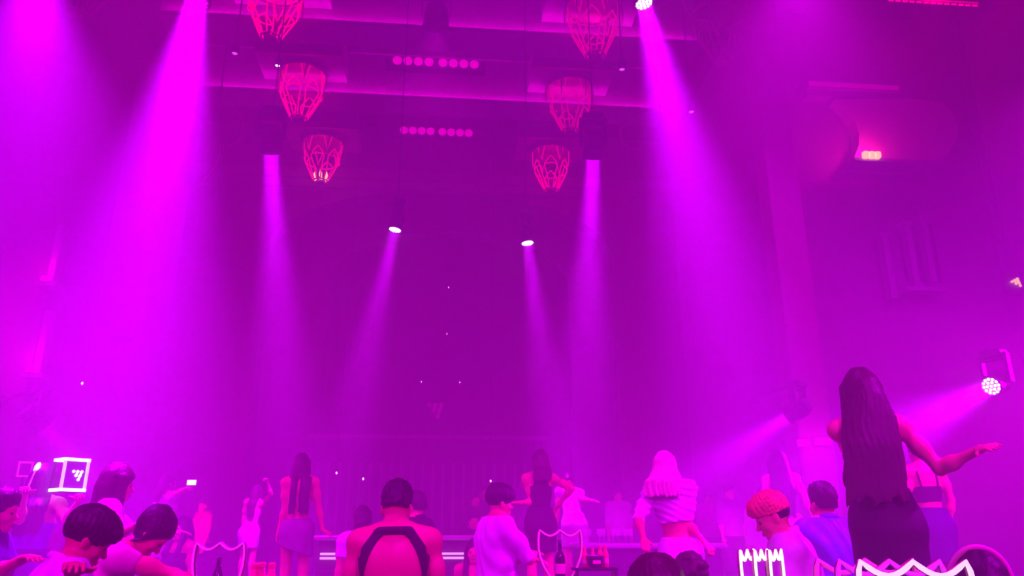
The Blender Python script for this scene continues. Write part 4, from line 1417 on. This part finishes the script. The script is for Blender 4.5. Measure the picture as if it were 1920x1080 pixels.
person('small faint person in front of the stage with reddish face', 889, 960, 12.2, sex='m', floor=True, heading=180, hair=dict(style='short', col='black'), top=dict(col='black', lo=-.06, sl=1.2, loose=True), bottom=PANTS, res=.02)
person('small faint person before the stage, half hidden by the orange haired man', 1432, 911, 10.8, sex='m', floor=True, heading=170, hair=dict(style='short', col='black'), top=dict(col='white', lo=-.06, sl=1.2, loose=True), bottom=PANTS, res=.02)

# ------------------------------------------------------------------ bars and tables
def counter(label, x0, x1, y, depth, z, strips=None):
    w = x1 - x0
    t = thing('bar_counter', label, 'bar', ((x0 + x1) / 2, y, 0))
    MB().box((-w / 2, 0, 0), (w / 2, depth, z - .06)).build('front', M['counter'], t)
    MB().rbox((-w / 2 - .05, -.08, z - .06), (w / 2 + .05, depth + .05, z), .04).build('top', M['counter_light'], t)
    n = max(3, int(w / .6))
    pm = MB().rbox((-w / n / 2 + .015, -.03, .12), (w / n / 2 - .015, 0, z - .42), .01).mesh('panel')
    for k in range(n):
        link_mesh('panel', pm, M['dark_wall'], t, False, (-w / 2 + (k + .5) * w / n, 0, 0))
    for zz in strips or ():
        MB().box((-w / 2 + .05, -.035, zz - .014), (w / 2 - .05, -.005, zz + .014)).build('light_strip', M['strip_white'], t)
    return t
a, b = at(596, 1004, 10.3), at(1000, 1004, 10.3)
counter('far bar with two cool white light strips behind the small woman', a.x, b.x, 10.3, .6, a.z, [at(860, 1038, 10.3).z, at(860, 1046, 10.3).z])
a, b = at(1088, 1019, 8.95), at(1352, 1019, 8.95)
bar2 = counter('pale topped bar with a row of glasses behind the blond woman', a.x, b.x, 8.95, .5, a.z)
bar_z = a.z

def cocktail_table(label, x, y, z, r=.36):
    t = thing('cocktail_table', label, 'table', (x, y, 0), 0, 'tall tables')
    MB().lathe([(r - .02, z - .03), (r, z - .02), (r, z - .006), (r - .015, z)], 40).build('top', M['counter'], t)
    MB().lathe([(.04, .04), (.035, .5), (.04, z - .03)], 16).build('post', M['steel'], t, True)
    MB().lathe([(.26, 0), (.26, .015), (.06, .04), (.04, .06)], 28).build('foot', M['steel'], t, True)
    return t

# ------------------------------------------------------------------ shield shaped bottle frames
M['tube_pink'] = mat('pink lit tube', (.8, .35, .6), .3, emit=(1, .02, .5), strength=.62)
M['tube_violet'] = mat('violet lit tube', (.7, .3, .8), .3, emit=(.8, .02, 1), strength=.7)
M['tube_white'] = mat('white lit tube', (.9, .9, .9), .3, emit=(1, .68, .85), strength=1.15)
M['tube_cool'] = mat('cool white lit tube', (.9, .9, .9), .3, emit=(1, .85, 1), strength=2.4)
M['bottle_glass'] = mat('dark green bottle glass', (.01, .02, .012), .1, spec=.6)
M['label_pink'] = mat('bottle label', (.9, .45, .5), .6, nscale=30, namt=.1)
M['red_bottle'] = mat('red bottle', (1, .09, .16), .3, nscale=10, namt=.08)
M['black_plastic'] = mat('black plastic', (.02, .02, .022), .35, nscale=10, namt=.2)
M['glass'] = mat('clear glass', (.9, .9, .95), .08, alpha=.42, spec=.8)

def shield_outline(w, h):
    """from the left corner over the scalloped top, down the bulging sides to the flat foot"""
    pts = []
    for c0, c1 in ((-.46, 0), (0, .46)):
        for k in range(9):
            t = k / 8
            pts.append(((c0 + (c1 - c0) * t) * w, h - h * .115 * math.sin(PI * t)))
    pts = pts[:9] + pts[10:]
    right = [(.485, .93), (.5, .80), (.495, .62), (.46, .45), (.38, .27), (.28, .12), (.17, .0)]
    pts += [(x * w, z * h) for x, z in right]
    pts += [(-x * w, z * h) for x, z in reversed(right)]
    return pts
def shield(label, px, py, Y, m, w=.325, h=.345, rz=0.0, depth=.06, r=.0075, group='shield frames'):
    """py is the pixel row of the scalloped top"""
    p = at(px, py, Y)
    t = thing('shield_frame', label, 'bottle holder', (p.x, p.y, p.z - h - .02), rz, group)
    pts = shield_outline(w, h)
    MB().tube([(x, -depth / 2, z + .02) for x, z in pts], r, 8, closed=True).build('front_frame', m, t, True)
    MB().tube([(x, depth / 2, z + .02) for x, z in pts], r, 8, closed=True).build('back_frame', M['frame_metal'], t, True)
    wall = MB()
    n = len(pts)
    for k in range(n):
        (x0, z0), (x1, z1) = pts[k], pts[(k + 1) % n]
        wall.add([(x0, -depth / 2, z0 + .02), (x1, -depth / 2, z1 + .02), (x1, depth / 2, z1 + .02), (x0, depth / 2, z0 + .02)], [(0, 1, 2, 3)])
    wall.build('rim_wall', M['counter'], t)
    MB().rbox((-.1, -.075, 0), (.1, .075, .02), .02).build('foot', M['black_plastic'], t)
    return t, p.z - h - .02
def wine_bottle(label, loc, s=1.0, m=None, group=None):
    t = thing('champagne_bottle', label, 'bottle', loc, 0, group)
    MB().lathe([(.03 * s, 0), (.043 * s, .004 * s), (.044 * s, .16 * s), (.04 * s, .19 * s), (.024 * s, .235 * s), (.015 * s, .27 * s), (.0145 * s, .30 * s), (.017 * s, .302 * s), (.017 * s, .315 * s), (.008 * s, .318 * s)], 20).build('glass', m or M['bottle_glass'], t, True)
    MB().lathe([(.0155 * s, .262 * s), (.0175 * s, .268 * s), (.018 * s, .316 * s), (.009 * s, .321 * s)], 16).build('foil', M['black_plastic'], t, True)
    MB().lathe([(.0452 * s, .05 * s), (.0452 * s, .13 * s)], 20, cap=False).build('label', M['label_pink'], t, True)
    return t

sh, zt1 = shield('pink outlined shield frame with a dark bottle, left of the dancers', 415, 1018, 5.5, M['tube_pink'], w=.33, h=.37)
x1_, y1_ = sh.location.x, sh.location.y
cocktail_table('tall table under the left shield frame', x1_ + .1, y1_, zt1)
wine_bottle('dark bottle standing inside the left shield frame', (x1_, y1_, zt1 + .021), .86)
sh, zt2 = shield('pink outlined shield frame with a dark bottle, in front of the tank-dress dancer', 1049, 994, 6.0, M['tube_pink'], w=.335, h=.36)
x2_, y2_ = sh.location.x, sh.location.y
cocktail_table('tall table under the middle shield frame', x2_ + .12, y2_, zt2)
wine_bottle('dark bottle standing inside the middle shield frame', (x2_, y2_, zt2 + .021), .9)

# three shield frames seen almost edge on, and three big ones in the corner
zs = []
for lab, px, Y in [('white glowing shield frame turned edge on, leftmost of the three', 1399, 3.00), ('white glowing shield frame turned edge on, middle of the three', 1425, 3.00), ('white glowing shield frame turned edge on, rightmost of the three', 1452, 3.00)]:
    o, z = shield(lab, px, 1032, Y, M['tube_cool'], w=.215, h=.30, rz=R(54), depth=.008, r=.0055, group='edge-on shield frames')
    zs.append((o.location.x, o.location.y, z))
cocktail_table('tall table under the three edge-on shield frames', zs[1][0], zs[1][1], min(z for _, _, z in zs), .24)
for x, y, z in zs[:1]:
    wine_bottle('dark bottle just behind the edge-on shield frames', (zs[1][0] + .1, zs[1][1] + .17, min(q for _, _, q in zs)), .8)
zs = []
for lab, px, py, Y, m in [('pink shield frame in the lower right corner, farthest back', 1621, 1050, 2.62, M['tube_pink']), ('violet shield frame in the lower right corner, between pink and white', 1666, 1052, 2.48, M['tube_violet']),
                          ('white shield frame in the lower right corner, nearest', 1710, 1053, 2.34, M['tube_white'])]:
    o, z = shield(lab, px, py, Y, m, w=.345, h=.36, rz=R(-8), depth=.014, r=.0085, group='corner shield frames')
    zs.append((o.location.x, o.location.y, z))
cocktail_table('tall table under the three corner shield frames', zs[1][0], zs[1][1], min(z for _, _, z in zs), .34)

# ------------------------------------------------------------------ red bottles, bowls, trays
def red_bottle(label, px, Y, z, h, group):
    p = at(px, 1060, Y)
    t = thing('red_bottle', label, 'bottle', (p.x, Y, z), 0, group)
    s = h / .24
    MB().lathe([(.028 * s, 0), (.036 * s, .005 * s), (.036 * s, .13 * s), (.03 * s, .16 * s), (.021 * s, .19 * s), (.019 * s, .215 * s), (.017 * s, .22 * s)], 18).build('body', M['red_bottle'], t, True)
    cap = MB().lathe([(.0195 * s, .205 * s), (.021 * s, .21 * s), (.021 * s, .235 * s), (.018 * s, .24 * s)], 14)
    for k in range(3):
        cap.lathe([(.0215 * s, (.21 + .008 * k) * s), (.0235 * s, (.212 + .008 * k) * s), (.0215 * s, (.214 + .008 * k) * s)], 14, cap=False)
    cap.build('cap', M['red_bottle'], t, True)
    MB().lathe([(.0372 * s, .05 * s), (.0372 * s, .10 * s)], 18, cap=False).build('label', M['label_pink'], t, True)
def bowl(label, px, Y, z):
    p = at(px, 1060, Y)
    t = thing('ice_bowl', label, 'bowl', (p.x, Y, z), 0)
    MB().lathe([(.03, 0), (.05, .012), (.062, .06), (.066, .085), (.061, .086), (.055, .06), (.02, .02)], 24).build('bowl', M['black_plastic'], t, True)
    MB().tube([(.066 * math.cos(k * PI / 8), .066 * math.sin(k * PI / 8), .086) for k in range(16)], .004, 6, closed=True).build('rim', M['steel'], t, True)
    MB().box((-.03, -.068, .03), (.03, -.062, .055)).build('label', M['label_pink'], t)
for lab, px, dy in [('red capped bottle, left of the trio by the left shield frame', 479, -.03), ('red capped bottle, middle of the trio by the left shield frame', 492, .07), ('red capped bottle, right of the trio by the left shield frame', 510, -.02)]:
    red_bottle(lab, px, 5.5 + dy, zt1, .265, 'red bottles by the left shield')
bowl('black ice bowl among the red bottles on the left', 494, 5.31, zt1)
tz_ = at(1115, 1064, 6.0).z
tr = thing('serving_tray', 'dark serving tray with red bottles beside the middle shield frame', 'tray', (at(1115, 1064, 6.0).x, 6.0, zt2))
hh = tz_ - zt2
MB().rbox((-.17, -.1, hh - .02), (.17, .1, hh), .03).build('board', M['black_plastic'], tr)
for sx in (-.15, .15):
    MB().box((sx - .01, -.08, 0), (sx + .01, .08, hh - .02)).build('leg', M['black_plastic'], tr)
for lab, px, dy, h in [('red bottle on the tray, leftmost', 1097, -.02, .15), ('red bottle on the tray, second from left', 1112, .05, .14), ('red bottle on the tray, third from left', 1126, .05, .16), ('red bottle on the tray, rightmost', 1136, -.02, .16)]:
    red_bottle(lab, px, 6.0 + dy, tz_, h, 'red bottles on the tray')
bowl('black ice bowl in the middle of the tray', 1116, 5.955, tz_)

def wine_glass(label, px, Y, z, h=.16):
    p = at(px, 1010, Y)
    t = thing('wine_glass', label, 'glass', (p.x, Y, z), 0, 'glasses on the bar')
    s = h / .16
    MB().lathe([(.028 * s, 0), (.028 * s, .003 * s), (.005 * s, .008 * s), (.004 * s, .07 * s)], 14).build('stem', M['glass'], t, True)
    MB().lathe([(.004 * s, .07 * s), (.025 * s, .085 * s), (.034 * s, .11 * s), (.03 * s, .16 * s)], 16, cap=False).build('bowl', M['glass'], t, True)
for k, (px, w_) in enumerate([(1096, 'leftmost'), (1104, 'second from left'), (1124, 'third from left'), (1132, 'fourth from left'), (1150, 'fifth from left'), (1159, 'sixth from left'), (1173, 'seventh from left'), (1182, 'rightmost')]):
    wine_glass('clear wine glass on the bar, %s of the row' % w_, px, 9.05 + .05 * (k % 2), bar_z)

# ------------------------------------------------------------------ the light box held up on the left, the baton and the phone
bo = at(131, 891, 6.2)
bx = thing('light_box', 'open box with white glowing edges and dotted logo, held high on the left', 'light box', bo, R(48))
bw, bd, bh = .085, .085, .112
for sx, sy, L in ((1, -1, 'front'), (-1, -1, 'front'), (1, 1, 'back'), (-1, 1, 'back')):
    MB().rbox((sx * bw - .01, sy * bd - .01, -bh), (sx * bw + .01, sy * bd + .01, bh), .005).build('upright_tube', M['black_plastic'] if sx < 0 and sy > 0 else M['tube_white'], bx)
for sz in (-1, 1):
    for sy in (-1, 1):
        MB().rbox((-bw - .012, sy * bd - .012, sz * bh - .012), (bw + .012, sy * bd + .012, sz * bh + .012), .006).build('edge_tube', M['tube_cool'], bx)
    for sx in (-1, 1):
        MB().rbox((sx * bw - .012, -bd, sz * bh - .012), (sx * bw + .012, bd, sz * bh + .012), .006).build('edge_tube', M['tube_cool'], bx)
logo(MB(), .030, .0115, Matrix.Translation((.015, -bd - .004, .0))).build('logo', M['tube_cool'], bx, True)
MB().box((-bw, -bd + .004, -bh), (bw, -bd + .008, bh)).build('panel', mat('violet smoked panel', (.12, .04, .2), .2), bx)
MB().box((-bw, -bd, -bh - .02), (bw, bd, -bh - .012)).build('base', M['black_plastic'], bx)
def hand_point(info, side, off=.0):
    sp, el, wr = info['J'][side]
    p = rotz(info['rz']) @ ((wr + unit(wr - el) * off) * info['s']) + info['base']
    return Vector(p)
hp_ = hand_point(info_box, 'L', .09)
bt = thing('light_baton', 'small glowing white baton raised at the far left', 'baton', hp_)
tip = at(70, 876, 6.2) - hp_
MB().tube([Vector((0, 0, -.05)), tip * .8], .007, 8).build('handle', M['steel'], bt, True)
MB().lathe([(.002, -.04), (.014, -.03), (.02, .0), (.014, .03), (.002, .04)], 12, Matrix.Translation(tip) @ Matrix.Rotation(R(20), 4, 'Y')).build('bulb', M['tube_cool'], bt, True)
b2 = at(47, 880, 7.2)
t = thing('light_box', 'dim violet box with lit edges beside the glowing baton', 'light box', b2, R(25))
for sx in (-1, 1):
    for sy in (-1, 1):
        MB().rbox((sx * .05 - .005, sy * .04 - .005, -.06), (sx * .05 + .005, sy * .04 + .005, .06), .003).build('upright_tube', M['tube_violet'], t)
for sz in (-1, 1):
    MB().rbox((-.058, -.048, sz * .06 - .006), (.058, .048, sz * .06 + .006), .006).build('plate', M['tube_violet'], t)
MB().tube([(0, 0, -.06), (0, 0, -b2.z)], .012, 8).build('pole', M['metal'], t)
hp_ = hand_point(info_phone, 'R', .10)
ph = thing('phone', 'glowing white phone held up by the slim woman far off', 'phone', hp_ + Vector((.03, -.03, .045)), R(-10))
MB().rbox((-.065, -.005, -.036), (.065, .005, .036), .004).build('case', M['black_plastic'], ph)
MB().rbox((-.06, -.008, -.032), (.06, -.004, .032), .002).build('screen', M['tube_cool'], ph)

# ------------------------------------------------------------------ back wall of the stage: fins, ledge and rail
bk = thing('stage_backdrop', 'dark panelled backdrop with vertical fins under the arch', 'backdrop', (X0, 17.3, STAGE_Z))
za, zb = at(800, 822, 17.3).z - STAGE_Z, 0
MB().box((-2.6, 0, 0), (2.6, .15, za)).build('board', M['dark_wall'], bk)
fin = MB().box((-.03, -.07, .2), (.03, 0, za - .55)).mesh('fin')
for k in range(22):
    link_mesh('fin', fin, M['wall'], bk, False, (-2.42 + k * .23, 0, 0))
MB().rbox((-2.7, -.12, za - .02), (2.7, .2, za + .07), .03).build('ledge', M['beam'], bk)

# ------------------------------------------------------------------ unseen footlights added to light the figures on the stage
def footlight(label, x, aim, power, col):
    p = Vector((x, 12.86, STAGE_Z))
    t = thing('footlight', label, 'stage light', p, 0, 'added footlights')
    d = (Vector(aim) - p).normalized()
    MB().rbox((-.14, -.1, 0), (.14, .06, .05), .03).build('base', M['metal'], t)
    Mh = Matrix.Translation((0, 0, .12)) @ d.to_track_quat('Z', 'Y').to_matrix().to_4x4()
    MB().lathe([(.03, -.13), (.08, -.12), (.095, 0), (.085, 0), (.07, -.04), (.01, -.05)], 20, Mh).build('can', M['metal'], t, True)
    MB().tube([(-.1, 0, .03), (-.1, 0, .14)], .01, 6).tube([(.1, 0, .03), (.1, 0, .14)], .01, 6).build('yoke', M['metal'], t)
    lamp('footfill_lamp', 'SPOT', Vector((0, 0, .12)) + d * .02, col, power, t, aim=Vector((0, 0, .12)) + d, size=.05, cone=R(44))
pr = at(384, 975, 14.4)
footlight('footlight added to light the man in the red shirt', pr.x - .3, pr, 420, (1, 0, .3))
pr = at(1345, 945, 14.6)
footlight('footlight added to light the pair of faint people on the right', pr.x - .2, pr, 260, (1, 0, .9))
pr = at(1158, 950, 15.6)
footlight('footlight added to light the faint person in the white shirt', pr.x, pr, 220, (1, 0, .8))
